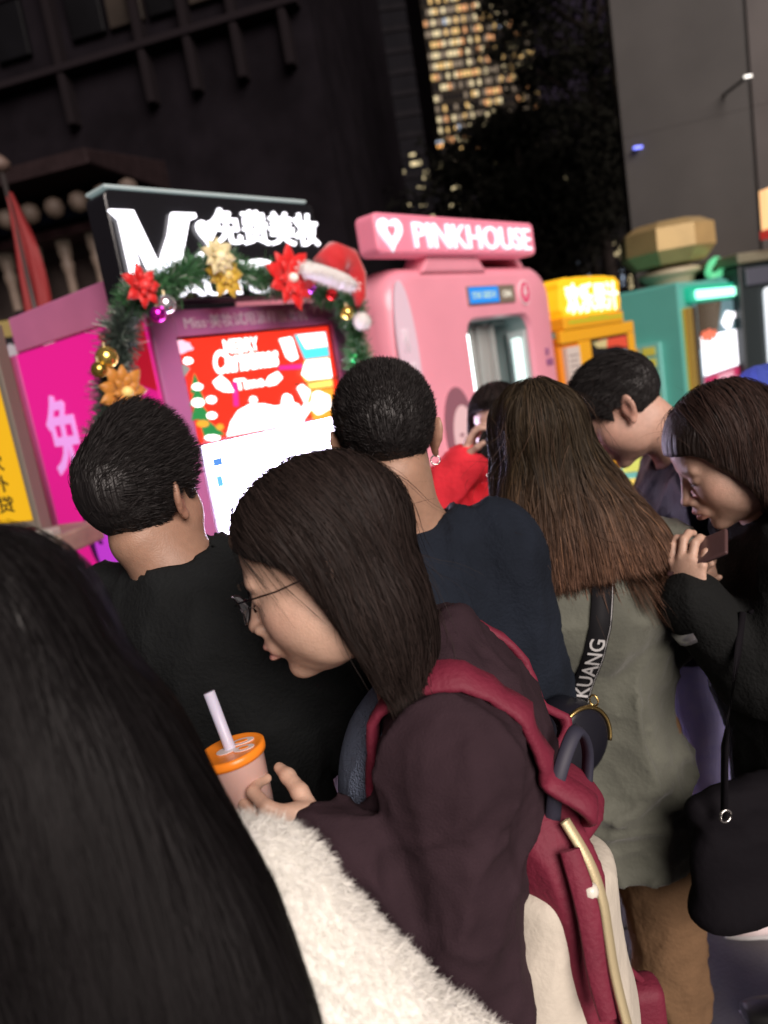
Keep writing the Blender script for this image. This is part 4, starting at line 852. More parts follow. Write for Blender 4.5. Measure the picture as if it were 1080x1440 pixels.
def flyaways(S, V, n, L, hair, base, col, g, keep=None, w=.00035, pull=(0, 0, -1)):
    i = smart(V, n, g=g); out, nor = groom(S, V[i], L, 9, lambda P: np.tile(np.array(pull, float), (len(P), 1))+.5*np.sin(P[:, [1, 2, 0]]*37), (.004, .013), .35, follow=.35, g=g, end_free=True)
    ribbons('flyaway_strands', out, nor, w, HAIR, hair, base, hcol(n, col, .5, g), .3, 1.5, g, keep)
# ---------------------------------------------------------------- A: foreground woman, back of head
gA = np.random.default_rng(101); cA_ = at(0, 965, .585)-A_(0, 0, .0); RA_ = rot3(2, 8); bA = A_(cA_[0]-.01, .60, 0)
A = thing('person', 'woman at the near left with very long straight black hair over a fluffy cream coat', 'person', bA)
skA = make_sk(bA, 6, cA_, RA_, sc=(cA_[0]-.01, .64, 1.138), pelvis=(cA_[0]-.03, .64, .86), width=.150, arms=dict(R=((-.050, .62, .92), (-.12, .80, .80)), L=((-.56, .64, .95), (-.5, .8, .9))))
S = skin_field(skA, cA_, RA_, .98, fem=1, hi=False); lo, hi = bounds(cA_, skA['shL'], skA['shR'], skA['pelvis'], skA['wrR'], skA['wrL'], skA['elR'], skA['elL'], m=.15)
V, Q = sculpt(S, lo, hi, .007); pmesh('body', V, Q, SKIN, A, bA, skin_colour(V, cA_, RA_, .98, SKT))
HA = SDF(); cap_hair(HA, cA_, RA_, .98, .016)
HA.ell(cA_+A_(.020, -.02, -.09), (.122, .105, .13), .04)
for dz, rx, ry, dy, dx in ((-.20, .150, .085, -.045, .024), (-.30, .165, .075, -.065, .032), (-.42, .17, .065, -.072, .03), (-.56, .17, .058, -.075, .03), (-.70, .165, .05, -.075, .03)):
    HA.ell(cA_+A_(dx+.012, dy, dz), (rx, ry, .12), .06)
HA.fun(lambda P: .003*(vnoise(P*A_(26, 26, 1.6), 4)-.5)+.001*(vnoise(P*A_(80, 80, 2.5), 5)-.5), op='d'); HA.plane((0, 0, cA_[2]-.72), (0, 0, -1), .02)
HA.frame(RA_, cA_, .98); HA.ell((0, .10, -.06), (.06, .07, .11), .02, 's').frame()
V, Q = sculpt(HA, cA_-A_(.22, .2, .8), cA_+A_(.22, .18, .17), .006)
ha = pmesh('hair', V, Q, HAIRB, A, bA, np.tile((.006, .005, .005), (len(V), 1)))
m_ = V[:, 1] < cA_[1]+.06; i = smart(V, 17000, m_, gA); out, nor = groom(HA, V[i], .42, 12, flow_down((.0, -.05, -1)), (.0005, .006), .05, g=gA)
ribbons('hair_strands', out, nor, .0006, HAIR, ha, bA, hcol(len(i), (.0065, .0055, .006), .3, gA), .6, .4, gA)
CT = coat_field(skA, np.stack([skA['r'], skA['f'], A_(0, 0, 1)], 1), .014, .55, seed=5, amp=.012, fs=6, neck=.07)
V, Q = sculpt(CT, *bounds(skA['shL'], skA['shR'], A_(skA['pelvis'][0], skA['pelvis'][1], .5), skA['elR'], skA['wrR'], skA['elL'], skA['wrL'], m=.17), .009)
furm = mat('cream_fur', (.93, .92, .86), .95, sheen=.6, var=.08, vscale=10, bump=.6, bscale=90)
fc = pmesh('fur_coat', V, Q, furm, A, bA); N_ = grad(CT, V, .003); vis = (V[:, 0] > cA_[0]+.05) & (V[:, 2] > .85)
i = smart(V, 60000, vis, gA); P = V[i]; d = N_[i]*.8+gA.normal(0, .45, (len(i), 3))+A_(.2, 0, -.6); out = np.empty((len(i), 3, 3)); p = P.copy()
for k in range(3): out[:, k] = p; d /= np.linalg.norm(d, axis=1)[:, None]; p = p+d*(.0068*gA.uniform(.6, 1.3, (len(i), 1))); d = d+A_(0, 0, -.35)+gA.normal(0, .25, (len(i), 3))
ribbons('fur', out, np.repeat(N_[i][:, None], 3, 1), .00032, mat('fur_strand', (.8, .75, .6), .8, attr='col', sheen=.3), fc, bA, np.array((.97, .96, .90))*gA.uniform(.85, 1.08, (len(i), 1)), .5, 1.5, gA)
trousers('trousers', skA, cloth('navy_denim', (.02, .025, .05)), A, bA, h=.014); shoes(skA, mat('shoe_black', (.015, .015, .015), .4), mat('sole_white', (.5, .5, .5), .6), A, bA, .01)
# ---------------------------------------------------------------- B: woman with glasses, profile
gB = np.random.default_rng(202); cB = A_(-.079, .855, 1.388); RB = rot3(-84, 15, 4); bB = A_(.06, .88, 0)
B = thing('person', 'woman in glasses looking down in profile, brown jacket and crimson backpack, holding a drink', 'person', bB)
skB = make_sk(bB, -84, cB, RB, sc=(.040, .930, 1.158), pelvis=(.015, .95, .80), width=.145, arms=dict(L=((.004, .775, .862), (-.112, .772, 1.080)), R=((.10, 1.10, .92), (-.05, 1.08, .95))))
handB = dict(w=(-.124, .775, 1.098), d=(-.95, .04, .30), pn=(.04, 1, .05), thumb=(.3, .2, 1), curls=(48, 45, 35), tcurl=25, sc=.90, tdir=(.42, .60, .68))
handB2 = dict(w=(-.05, 1.08, .95), d=(-1, 0, -.3), pn=(0, -1, 0), thumb=(0, 0, 1), sc=.92)
S = skin_field(skB, cB, RB, .99, [handB, handB2], fem=1, mouth=.0022, neckr=.047)
V, Q = sculpt(S, *bounds(cB, skB['shL'], skB['shR'], skB['elL'], skB['elR'], A_(-.22, .8, 1.15), skB['pelvis'], m=.13), .0030)
pmesh('body', V, Q, SKIN, B, bB, skin_colour(V, cB, RB, .99, (.60, .39, .29), (.50, .15, .17))); eyes(cB, RB, .99, B, bB)
HB = SDF(); cap_hair(HB, cB, RB, .99, .013); HB.frame(RB, cB, .99)
HB.ell((0, -.035, .0), (.080, .058, .090), .02).ell((-.060, -.025, -.055), (.024, .040, .075), .025).ell((.060, -.02, -.055), (.024, .042, .075), .025).ell((0, -.055, -.06), (.072, .040, .08), .03).frame()
HB.cap(cB+A_(.05, -.040, -.04), cB+A_(.072, -.045, -.135), .036, .024, .03).cap(cB+A_(.055, .0, -.04), cB+A_(.080, .0, -.14), .045, .032, .04).cap(cB+A_(.05, .05, -.06), cB+A_(.07, .05, -.15), .04, .03, .04)
HB.cap(cB+A_(.034, -.066, -.075), cB+A_(.045, -.060, -.145), .014, .009, .015)
HB.plane(cB+A_(.1, 0, -.130), (.45, 0, -1), .015)
HB.frame(RB, cB, .99)
def faceB(q):   # keeps the face free of hair: a curved hairline from the forehead past the temple to the jaw
    z = q[:, 2]; lim = np.interp(z, [-.2, -.12, -.09, -.05, -.005, .025, .048, .066, .12], [-.022, -.022, -.018, -.012, -.004, .018, .050, .082, .2]); return q[:, 1]-lim-.004*np.abs(q[:, 0])/.07
HB.fun(faceB, .006, 'i').frame()
HB.fun(lambda P: .004*(vnoise(P*A_(30, 30, 3.), 4)-.5)+.0022*(vnoise(P*A_(95, 95, 5), 5)-.5), op='d')
V, Q = sculpt(HB, cB-A_(.17, .17, .25), cB+A_(.22, .17, .16), .0042)
hb = pmesh('hair', V, Q, HAIRB, B, bB, np.tile((.012, .009, .008), (len(V), 1)))
dBk = RB @ A_(0, -1, 0)
def flowB(P):
    q = ((P-cB) @ RB)/.99; a = np.clip((q[:, 2]-.0)/.08, 0, 1)[:, None]; return A_(.25, 0, -1)*(1-a*.5)+(dBk*.55+RB @ A_(0, 0, -1)*.5)*a+np.sign(q[:, :1])*(RB[:, 0])*a*.8
i = smart(V, 15000, g=gB); out, nor = groom(HB, V[i], .10, 10, flowB, (.0003, .005), .10, g=gB, end_free=True)
ribbons('hair_strands', out, nor, .0005, HAIR, hb, bB, hcol(len(i), (.022, .015, .013), .6, gB), .5, .6, gB, keep=lambda P: faceB(((P-cB) @ RB)/.99) < .006)
flyaways(HB, V, 260, .11, hb, bB, (.02, .014, .012), gB, lambda P: faceB(((P-cB) @ RB)/.99) < .01, pull=(.3, 0, -1))
# a few loose wisps by the temple
i = smart(V, 45, (((V-cB) @ RB)[:, 1] > .03) & (((V-cB) @ RB)[:, 0] < -.04), gB)
if len(i): out, nor = groom(HB, V[i], .10, 8, lambda P: np.tile(A_(.45, -.05, -1), (len(P), 1)), (.001, .004), .1, follow=.4, g=gB, end_free=True); ribbons('hair_wisps', out, nor, .0004, HAIR, hb, bB, hcol(len(i), (.02, .015, .012), .5, gB), .4, 1, gB)
RbB = np.stack([skB['r'], skB['f'], A_(0, 0, 1)], 1)
JB = coat_field(skB, RbB, .016, .62, seed=11, amp=.011, fs=7, chest=(.145, .10, .20), hips=(.14, .10), neck=.056, armg=.86, armk=.010)
# turned-up collar and lapel, open front
JB.cap((.042, .842, 1.240), (.072, .91, 1.266), .019, .024, .02).cap((.045, .85, 1.235), (.05, .87, 1.19), .03, .04, .03).cap((.042, .842, 1.240), (-.025, .822, 1.195), .020, .015, .02).cap((-.025, .822, 1.195), (-.070, .808, 1.09), .014, .016, .012).cap((-.070, .808, 1.09), (-.080, .812, .85), .016, .018, .012)
JB.fun(lambda P: (folds(P, .010, 9, 21, .8)), op='d')
fB = skB['f']; rB = skB['r']; fc_ = skB['sc']+fB*.10
def openB(P):  # wedge cut at the front of the jacket where the shirt shows
    q = (P-fc_) @ RbB; return -(np.maximum(np.abs(q[:, 0])-.118, np.maximum(-.02-q[:, 1], q[:, 2]-.06)))
JB.fun(lambda P: -openB(P), .012, 's')
V, Q = sculpt(JB, *bounds(skB['shL'], skB['shR'], skB['elL'], skB['elR'], skB['wrR'], skB['wrL'], A_(.085, .9, .58), skB['sc']+A_(0, 0, .08), m=.15), .0062)
wr = skB['wrL']; keep = None
pmesh('jacket', V, Q, cloth('jacket_plum_brown', (.046, .026, .034), .22, 380), B, bB)
TB = SDF().frame(RbB, skB['sc']); TB.ell((0, .045, -.13), (.128, .118, .18), .05).ell((0, .035, -.32), (.125, .122, .2), .05).cap((-.13, 0, -.03), (.13, 0, -.03), .055, None, .04).frame(); TB.cap(skB['sc'], skB['sc']+A_(-.01, 0, .04), .06, .052, .03)
TB.fun(lambda P: folds(P, .005, 9, 4), op='d').cap(skB['sc']+A_(-.02, 0, .02), cB, .050, .05, .006, 's')
V, Q = sculpt(TB, *bounds(skB['sc'], skB['pelvis'], m=.22), .007); pmesh('shirt', V, Q, mat('shirt_grey_blue', (.20, .25, .36), .85, bump=.8, bscale=420, bdet=1), B, bB)
trousers('trousers', skB, cloth('trousers_black', (.018, .017, .02)), B, bB, h=.014); shoes(skB, mat('shoe_black', (.015, .015, .015), .4), mat('sole_white', (.5, .5, .5), .6), B, bB, .01)
# glasses
G = thing('glasses', 'thin dark metal glasses on the face of the woman holding the drink', 'glasses', cB+RB @ A_(0, .1, 0)); gb = cB+RB @ A_(0, .1, 0)
Lq = lambda q: Vector(cB+RB @ np.array(q)*.99-gb)
fmm = mat('glasses_metal', (.03, .025, .03), .25, .9)
for s in (-1, 1):
    ring = [Lq((s*.0335+.0245*math.cos(a), .1065-.004*abs(math.cos(a))-(.010 if s*math.cos(a) > 0 else 0)*abs(math.cos(a)), -.004+.0185*math.sin(a))) for a in np.linspace(0, 2*PI, 33)]
    MB().tube(ring, .0010, 6, False).build('rim', fmm, G, True)
    o = pydata('lens', [tuple(p) for p in ring[:-1]], [list(range(32))], mat('lens_glass', (.9, .92, 1), .03, alpha=.16, spec=.9), G)
    MB().tube([Lq((s*.058, .097, .006)), Lq((s*.070, .088, .009)), Lq((s*.079, .04, .006)), Lq((s*.083, -.012, .008)), Lq((s*.081, -.026, -.012))], [.0013, .0013, .001, .001, .0014], 6).build('temple', fmm, G, True)
    MB().tube([Lq((s*.013, .104, -.006)), Lq((s*.008, .098, -.010)), Lq((s*.0075, .0965, -.016))], [.0006, .0006, .002], 6).build('nose_pad', fmm, G, True)
MB().tube([Lq((-.010, .107, 0)), Lq((0, .109, .002)), Lq((.010, .107, 0))], .001, 6).build('bridge', fmm, G, True)
# drink
p = at(336, 1052, .832); cu = thing('bubble_tea_cup', 'takeaway tea cup with orange lid and wide pale straw held by the woman in glasses', 'cup', p-A_(0, 0, .118)); cu.rotation_euler = (math.radians(-3), math.radians(-6), 0)
MB().lathe([(.0265, 0), (.0275, .001), (.0375, .110), (.0385, .112), (.0375, .114), (.0355, .112), (.026, .004), (.001, .004)], 36).build('cup_body', mat('cup_pink', (.78, .50, .44), .3, emit=.0, alpha=.93, sss=.3), cu, True)
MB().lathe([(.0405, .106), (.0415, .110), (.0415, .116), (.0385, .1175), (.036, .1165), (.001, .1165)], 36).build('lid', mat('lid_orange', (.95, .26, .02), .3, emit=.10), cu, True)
for (x, y, a, b) in ((.012, .012, .016, .009), (.019, -.010, .013, .008), (-.004, -.004, .012, .010)):
    MB().prism([(x+a*math.cos(t), y+b*math.sin(t)) for t in np.linspace(0, 2*PI, 18)[:-1]], .1168, .1176, plane='xy').build('lid_print', mat('lid_white', (.85, .75, .72), .35), cu)
for (x, y, a, b) in ((.012, .012, .008, .0035), (.019, -.010, .006, .003)): MB().prism([(x+a*math.cos(t), y+b*math.sin(t)) for t in np.linspace(0, 2*PI, 14)[:-1]], .1178, .1183, plane='xy').build('lid_print_centre', mat('lid_orange', (0, 0, 0)), cu)
MB().tube([(.004, .002, .03), (-.004, .002, .19)], .0068, 16).build('straw', mat('straw_lilac', (.66, .64, .80), .35, sss=.2), cu, True)
# ---------------------------------------------------------------- C: young man, back-left
gC = np.random.default_rng(303); cC = at(205, 706, 1.17); RC = rot3(24, 2, -3); bC = A_(cC[0]+.02, 1.18, 0)
Cp = thing('person', 'man with thick short black hair in a black top, left of the woman in glasses', 'person', bC)
skC = make_sk(bC, 20, cC, RC, sc=(cC[0]+.045, 1.17, cC[2]-.178), width=.165, arms=dict(R=((-.09, 1.17, 1.0), (-.16, 1.40, 1.04)), L=((-.58, 1.2, 1.0), (-.45, 1.4, 1.0))))
S = skin_field(skC, cC, RC, .95, neckr=.052, hands=[dict(w=(-.16, 1.40, 1.04), d=(-.6, .8, .1), pn=(-.8, -.5, 0), thumb=(0, 0, 1))]); V, Q = sculpt(S, *bounds(cC, skC['shL'], skC['shR'], skC['elL'], skC['elR'], A_(-.3, 1.5, 1), skC['pelvis'], m=.15), .005)
pmesh('body', V, Q, SKIN, Cp, bC, skin_colour(V, cC, RC, .95, (.36, .21, .145))); eyes(cC, RC, .95, Cp, bC)
def lineM(fr=.062, side=.045, nape=-.075):
    def f(q):
        ax = np.abs(q[:, 0]); z = q[:, 2]; y = q[:, 1]
        lowz = np.interp(y, [-.12, -.07, -.03, -.012, .012, .03, .05, .075, .1], [nape, nape, nape+.01, .005, .020, -.01, .03, fr, fr+.02]); a = z-lowz
        return np.minimum(a, .08-y+.0*z)
    return f
short_hair(Cp, bC, cC, RC, .95, .024, 24000, lineM(nape=-.10), 31, comb=(.2, .75, .25), sides=.4, t=.011, tall=.040)
RbC = np.stack([skC['r'], skC['f'], A_(0, 0, 1)], 1)
J = coat_field(skC, RbC, .014, .78, seed=31, amp=.010, fs=6, neck=.068); V, Q = sculpt(J, *bounds(skC['shL'], skC['shR'], skC['elL'], skC['elR'], skC['wrR'], skC['wrL'], A_(bC[0], 1.17, .75), m=.14), .009)
tz_ = Vector(skC['head']-skC['sc']).normalized()*.75+Vector((0, 0, .25)); tz_.normalize(); qz = Vector((0, 0, 1)).rotation_difference(tz_); c0_ = Vector(skC['sc']+A_(0, 0, .046)-bC)
MB().tube([c0_+qz @ Vector((.077*math.cos(t), .077*math.sin(t), .004*math.cos(2*t))) for t in np.linspace(0, 2*PI, 37)], .014, 10, False).build('collar', cloth('black_knit', (.015, .017, .018)), Cp, True)
pmesh('sweatshirt', V, Q, cloth('black_knit', (.015, .017, .018)), Cp, bC)
trousers('trousers', skC, cloth('trousers_black', (.018, .017, .02)), Cp, bC, h=.016); shoes(skC, mat('shoe_black', (.015, .015, .015), .4), mat('sole_white', (.5, .5, .5), .6), Cp, bC, .012)
# ---------------------------------------------------------------- D: man from straight behind
gD = np.random.default_rng(404); cD = at(544, 618, 1.29); RD = rot3(1, 2, 2); bD = A_(cD[0]+.06, 1.33, 0)
D = thing('person', 'man with cropped black hair seen from straight behind in a dark navy hooded jacket', 'person', bD)
skD = make_sk(bD, 4, cD, RD, sc=(cD[0]+.02, 1.325, 1.248), width=.148, arms=dict(R=((.205, 1.30, .94), (.2, 1.5, .95)), L=((-.2, 1.28, .96), (-.13, 1.5, .95))))
S = skin_field(skD, cD, RD, 1.04, neckr=.058); V, Q = sculpt(S, *bounds(cD, skD['shL'], skD['shR'], skD['elL'], skD['elR'], skD['wrL'], skD['wrR'], skD['pelvis'], m=.13), .005)
pmesh('body', V, Q, SKIN, D, bD, skin_colour(V, cD, RD, 1.04, (.38, .225, .155)))
short_hair(D, bD, cD, RD, 1.04, .012, 26000, lineM(nape=-.085), 41, comb=(0, .35, .45), sides=.6, t=.006)
RbD = np.stack([skD['r'], skD['f'], A_(0, 0, 1)], 1)
J = coat_field(skD, RbD, .022, .72, seed=41, amp=.013, fs=6, neck=.070)
J.cap(skD['sc']+A_(-.07, -.06, .035), skD['sc']+A_(.07, -.06, .035), .034, .034, .03).cap(skD['sc']+A_(0, -.085, .02), skD['sc']+A_(0, -.115, -.07), .05, .062, .03)
V, Q = sculpt(J, *bounds(skD['shL'], skD['shR'], skD['elL'], skD['elR'], skD['wrR'], skD['wrL'], A_(bD[0], 1.3, .7), m=.15), .009)
pmesh('jacket', V, Q, cloth('navy_jacket', (.014, .019, .030)), D, bD)
trousers('trousers', skD, cloth('trousers_black', (.018, .017, .02)), D, bD, h=.016); shoes(skD, mat('shoe_black', (.015, .015, .015), .4), mat('sole_white', (.5, .5, .5), .6), D, bD, .012)
er = thing('earring', 'small silver ring on the right ear of the man seen from straight behind', 'earring', cD+RD @ A_(.078, -.006, -.045))
MB().tube([(.008*math.cos(a), 0, .008*math.sin(a)) for a in np.linspace(0, 2*PI, 17)], .0014, 6, False).build('ring', mat('silver', (.8, .78, .75), .25, 1), er, True)
# ---------------------------------------------------------------- E: woman with long brown hair, olive parka
gE = np.random.default_rng(505); cE = at(760, 628, 1.42); RE_ = rot3(12, 4); bE = A_(cE[0]+.075, 1.45, 0)
E_ = thing('person', 'woman seen from behind with long fanned brown hair and an olive parka over tan trousers', 'person', bE)
skE = make_sk(bE, 14, cE, RE_, sc=(cE[0]+.015, 1.44, 1.17), pelvis=(cE[0]+.035, 1.45, .80), width=.150, arms=dict(R=((.505, 1.48, .98), (.48, 1.68, .98)), L=((.12, 1.48, .92), (.17, 1.65, .9))))
S = skin_field(skE, cE, RE_, .97, fem=1, hi=False); V, Q = sculpt(S, *bounds(cE, skE['shL'], skE['shR'], skE['pelvis'], skE['elR'], skE['wrL'], skE['wrR'], m=.14), .007); pmesh('body', V, Q, SKIN, E_, bE, skin_colour(V, cE, RE_, .97, SKT))
HE = SDF(); cap_hair(HE, cE, RE_, .97, .012)
for dz, rx, ry, dx, dy in ((-.05, .096, .10, .005, -.01), (-.10, .112, .10, .015, -.03), (-.15, .132, .085, .028, -.06), (-.195, .140, .06, .040, -.085), (-.23, .138, .045, .044, -.095)): HE.ell(cE+A_(dx, dy, dz), (rx, ry, .07), .05)
HE.fun(lambda P: .012*(vnoise((P-cE)*A_(22, 22, 1.4)+9, 4)-.5)+.006*(vnoise(P*A_(60, 60, 3), 5)-.5), op='d')
HE.plane((0, 0, cE[2]-.225), (0, 0, -1), .01); HE.frame(RE_, cE, .97).ell((0, .11, -.06), (.06, .08, .13), .02, 's').frame()
V, Q = sculpt(HE, cE-A_(.22, .22, .4), cE+A_(.26, .17, .15), .0055); rel = (cE[2]-V[:, 2])
def ombre(z): a = np.clip((z-.02)/.21, 0, 1)[..., None]; return (1-a)*np.array((.032, .023, .014))+a*np.array((.11, .060, .040))
he = pmesh('hair', V, Q, HAIRB, E_, bE, ombre(rel)*.55)
i = smart(V, 20000, V[:, 1] < cE[1]+.06, gE); P0 = V[i]
def flowE(P): z = np.clip((cE[2]+.02-P[:, 2])/.25, 0, 1)[:, None]; x = (P[:, :1]-cE[0]-.02); return np.tile(A_(.10, -.10, -1), (len(P), 1))+np.concatenate([x*2.2, 0*x, 0*x], 1)
out, nor = groom(HE, P0, .11, 10, flowE, (.0005, .006), .05, g=gE, end_free=True)
cols = ombre(cE[2]-out[..., 2])*gE.uniform(.4, 1.9, (len(i), 1, 1)); cols = cols*(1+.5*(gE.random((len(i), 1, 1)) < .12)*np.array((1.2, 1, .6)))
ribbons('hair_strands', out, nor, .0006, HAIR, he, bE, cols, .5, .7, gE)
flyaways(HE, V, 500, .14, he, bE, (.07, .042, .028), gE, pull=(.15, -.1, -1), w=.0005)
RbE = np.stack([skE['r'], skE['f'], A_(0, 0, 1)], 1)
J = coat_field(skE, RbE, .020, .555, seed=51, amp=.018, fs=6, neck=.062, flare=.006, chest=(.155, .12, .2), hips=(.150, .125)); J.ell(skE['sc']+A_(.01, -.115, -.07), (.15, .075, .115), .018).fun(lambda P: folds(P, .010, 5, 55, 1.6), op='d')
V, Q = sculpt(J, *bounds(skE['shL'], skE['shR'], skE['elL'], skE['elR'], skE['wrR'], skE['wrL'], A_(bE[0], 1.3, .5), A_(bE[0], 1.6, .5), m=.16), .009)
JE = J
pmesh('parka', V, Q, mat('olive_cotton', (.10, .105, .082), .8, bump=.2, bscale=120, var=.15, vscale=12, sheen=.2), E_, bE)
skE['knR'] = skE['hipR']+A_(.015, .0, -.36); skE['anR'] = A_(skE['hipR'][0]+.02, 1.43, .09)
trousers('trousers', skE, cloth('tan_cotton', (.22, .13, .07), .3, 100), E_, bE, r=(.082, .080, .075), h=.01, amp=.012); shoes(skE, mat('shoe_black', (.015, .015, .015), .4), mat('sole_white', (.5, .5, .5), .6), E_, bE, .01)
# strap with lettering and black bag with gold chain
a, b = at(853, 780, 1.27), at(823, 1000, 1.25); bag = thing('shoulder_bag', 'black shoulder bag with gold rim on a black strap lettered KUANG across the olive parka', 'bag', b)
ax = (a-b)/np.linalg.norm(a-b); fw = -_f*1.0+ax*(_f @ ax); fw /= np.linalg.norm(fw); sx = np.cross(ax, fw); sx /= np.linalg.norm(sx)
if sx[0] < 0: sx = -sx
cen = []; nS = 16
def onE(p, e=.006):
    p = np.array(p, float)[None]
    for _ in range(14): dd = JE(p)-e; p = p+fw*(-dd[:, None])*.7
    return p[0]
vs, fs = [], []
for k in range(nS+1):
    q = onE(a*(k/nS)+b*(1-k/nS)); cen.append(q)
    for e in (-1, 1): vs.append(q+sx*e*.019-b)
for k in range(nS): fs.append((k*2, k*2+1, k*2+3, k*2+2))
o = pydata('strap', vs, fs, mat('strap_black', (.010, .010, .012), .7, spec=.2), bag, True); o.modifiers.new('s', 'SOLIDIFY').thickness = .003
tx = text('strap_lettering', 'KUANG', mat('strap_print', (.55, .55, .55), .5), bag, 0, 0, .027, .125, 0, .0006, .008)
Mt = Matrix([list(ax)+[0], list(-sx)+[0], list(np.cross(ax, -sx))+[0], [0, 0, 0, 1]]).transposed(); tx.data.transform(Mt); tn = len(tx.data.vertices); tc_ = np.empty(tn*3); tx.data.vertices.foreach_get('co', tc_); tc_ = tc_.reshape(-1, 3)
LL = np.linalg.norm(a-b); cen = np.array(cen); al = tc_ @ ax+.012; kk = np.clip(al/LL*nS, 0, nS-.001); k0 = kk.astype(int); cc = cen[k0]*(1-(kk-k0))[:, None]+cen[k0+1]*(kk-k0)[:, None]-b
tc_ = cc+sx*(tc_ @ sx)[:, None]+sx*.0135+fw*((tc_ @ fw)[:, None]+.003); tx.data.vertices.foreach_set('co', tc_.ravel()); tx.data.update(); tx.location = (0, 0, 0); tx.rotation_euler = (0, 0, 0)
MB().tube([Vector(q+sx*.016+fw*.0022-b) for q in cen], .0006, 4).build('strap_piping', mat('strap_print', (0, 0, 0)), bag)
bc = at(800, 1035, 1.17)-b
MB().lathe([(.001, -.04), (.05, -.038), (.062, -.03), (.065, 0), (.062, .03), (.05, .038), (.001, .04)], 28, (0, 0, 0), Matrix.Translation(Vector(bc)) @ Matrix.Rotation(.5, 4, 'Z') @ Matrix.Rotation(PI/2, 4, 'X')).build('pouch', mat('bag_black', (.012, .012, .018), .3, coat=.3), bag, True)
def arc(c, r, a0, a1, n, tilt=.5): return [Vector(c)+Matrix.Rotation(tilt, 3, 'Z') @ Vector((r*math.cos(t), -.035, r*math.sin(t))) for t in np.linspace(a0, a1, n)]
goldm = mat('chain_gold', (.80, .58, .22), .28, 1)
MB().tube(arc(bc, .060, -.3, 2.3, 26), .0035, 8).build('gold_rim', goldm, bag, True)
for k in range(9):
    q = at(835-k*1.5, 985+k*16, 1.165)-b
    MB().tube([Vector(q)+Vector((.006*math.cos(t), (.004*math.cos(t) if k % 2 else -.004*math.cos(t)), .010*math.sin(t))) for t in np.linspace(0, 2*PI, 11)], .0018, 6, False).build('chain_link', goldm, bag, True)
# ---------------------------------------------------------------- F: man right, profile bowed
gF = np.random.default_rng(606); cF = at(874, 575, 1.78); RF = rot3(-74, 34, 2); bF = A_(cF[0]+.20, 1.83, 0)
Fp = thing('person', 'man bowing his head in profile, short black hair, dark navy jacket and pale blue jeans', 'person', bF)
skF = make_sk(bF, -80, cF, RF, sc=(cF[0]+.175, 1.80, 1.225), pelvis=(cF[0]+.11, 1.86, .84), width=.185, arms=dict(L=((.72, 1.62, 1.03), (.55, 1.56, 1.10)), R=((.70, 2.02, 1.02), (.5, 1.95, 1.05))))
S = skin_field(skF, cF, RF, 1.02, [dict(w=(.55, 1.56, 1.10), d=(-1, .1, .2), pn=(0, 1, 0), thumb=(0, 0, 1))], neckr=.055); V, Q = sculpt(S, *bounds(cF, skF['shL'], skF['shR'], skF['pelvis'], skF['elR'], skF['elL'], A_(.4, 1.6, 1.1), m=.13), .0045)
pmesh('body', V, Q, SKIN, Fp, bF, skin_colour(V, cF, RF, 1.02, (.56, .34, .26))); eyes(cF, RF, 1.02, Fp, bF)
short_hair(Fp, bF, cF, RF, 1.0, .026, 20000, lineM(.050, nape=-.045), 61, comb=(-.1, .8, .2), sides=.3, t=.009)
J = coat_field(skF, np.stack([skF['r'], skF['f'], A_(0, 0, 1)], 1), .018, .80, seed=61, amp=.012, fs=6, neck=.066); V, Q = sculpt(J, *bounds(skF['shL'], skF['shR'], skF['elL'], skF['elR'], skF['wrL'], skF['wrR'], A_(bF[0], 1.85, .75), m=.15), .010)
pmesh('jacket', V, Q, mat('navy_nylon', (.009, .011, .026), .55, spec=.25, bump=.4, bscale=30, var=.2, vscale=9), Fp, bF)
skF['anL'] = skF['anL']+A_(.15, -.05, 0); skF['knL'] = skF['knL']+A_(.05, -.02, 0)
trousers('jeans', skF, cloth('pale_jeans', (.95, .90, 1.6), .3, 200), Fp, bF, r=(.092, .07, .06), h=.011); shoes(skF, mat('shoe_pale_pink', (.85, .72, .72), .5), mat('sole_white', (.5, .5, .5), .6), Fp, bF, .007)
# ---------------------------------------------------------------- G: woman right with phone
gG = np.random.default_rng(707); cG = at(1024, 640, 1.33); RG = rot3(-82, 26, 3); bG = A_(cG[0]+.15, 1.34, 0)
Gp = thing('person', 'woman with dark brown hair and black coat looking down at her phone', 'person', bG)
phc = at(980, 778, 1.27)
wL, wR = at(972, 846, 1.26), at(1045, 815, 1.36)
skG = make_sk(bG, -80, cG, RG, sc=(cG[0]+.105, 1.35, 1.165), pelvis=(cG[0]+.125, 1.35, .80), width=.14, arms=dict(L=(at(1064, 950, 1.24), wL), R=((.76, 1.46, .98), wR)))
hG1 = dict(w=wL, d=(.02, .10, 1), pn=(.75, .6, -.1), thumb=(-.5, .7, .2), curls=(25, 38, 30), tcurl=30, sc=.90, tdir=(.5, .8, .3))
hG2 = dict(w=wR, d=(-.85, -.15, .35), pn=(-.1, -.6, .6), thumb=(-.2, .2, .8), curls=(22, 35, 25), tcurl=25, sc=.90)
S = skin_field(skG, cG, RG, .98, [hG1, hG2], fem=1, neckr=.047); V, Q = sculpt(S, *bounds(cG, skG['shL'], skG['shR'], skG['pelvis'], skG['elR'], skG['elL'], phc, m=.13), .0036)
pmesh('body', V, Q, SKIN, Gp, bG, skin_colour(V, cG, RG, .98, (.56, .36, .27))); eyes(cG, RG, .98, Gp, bG)
HG = SDF(); cap_hair(HG, cG, RG, .98, .014); HG.frame(RG, cG, .98).ell((0, -.03, -.01), (.092, .085, .10), .02).ell((-.062, .0, -.05), (.026, .050, .08), .02).ell((.062, 0, -.05), (.026, .05, .08), .02).ell((0, -.08, -.07), (.08, .05, .10), .03).frame()
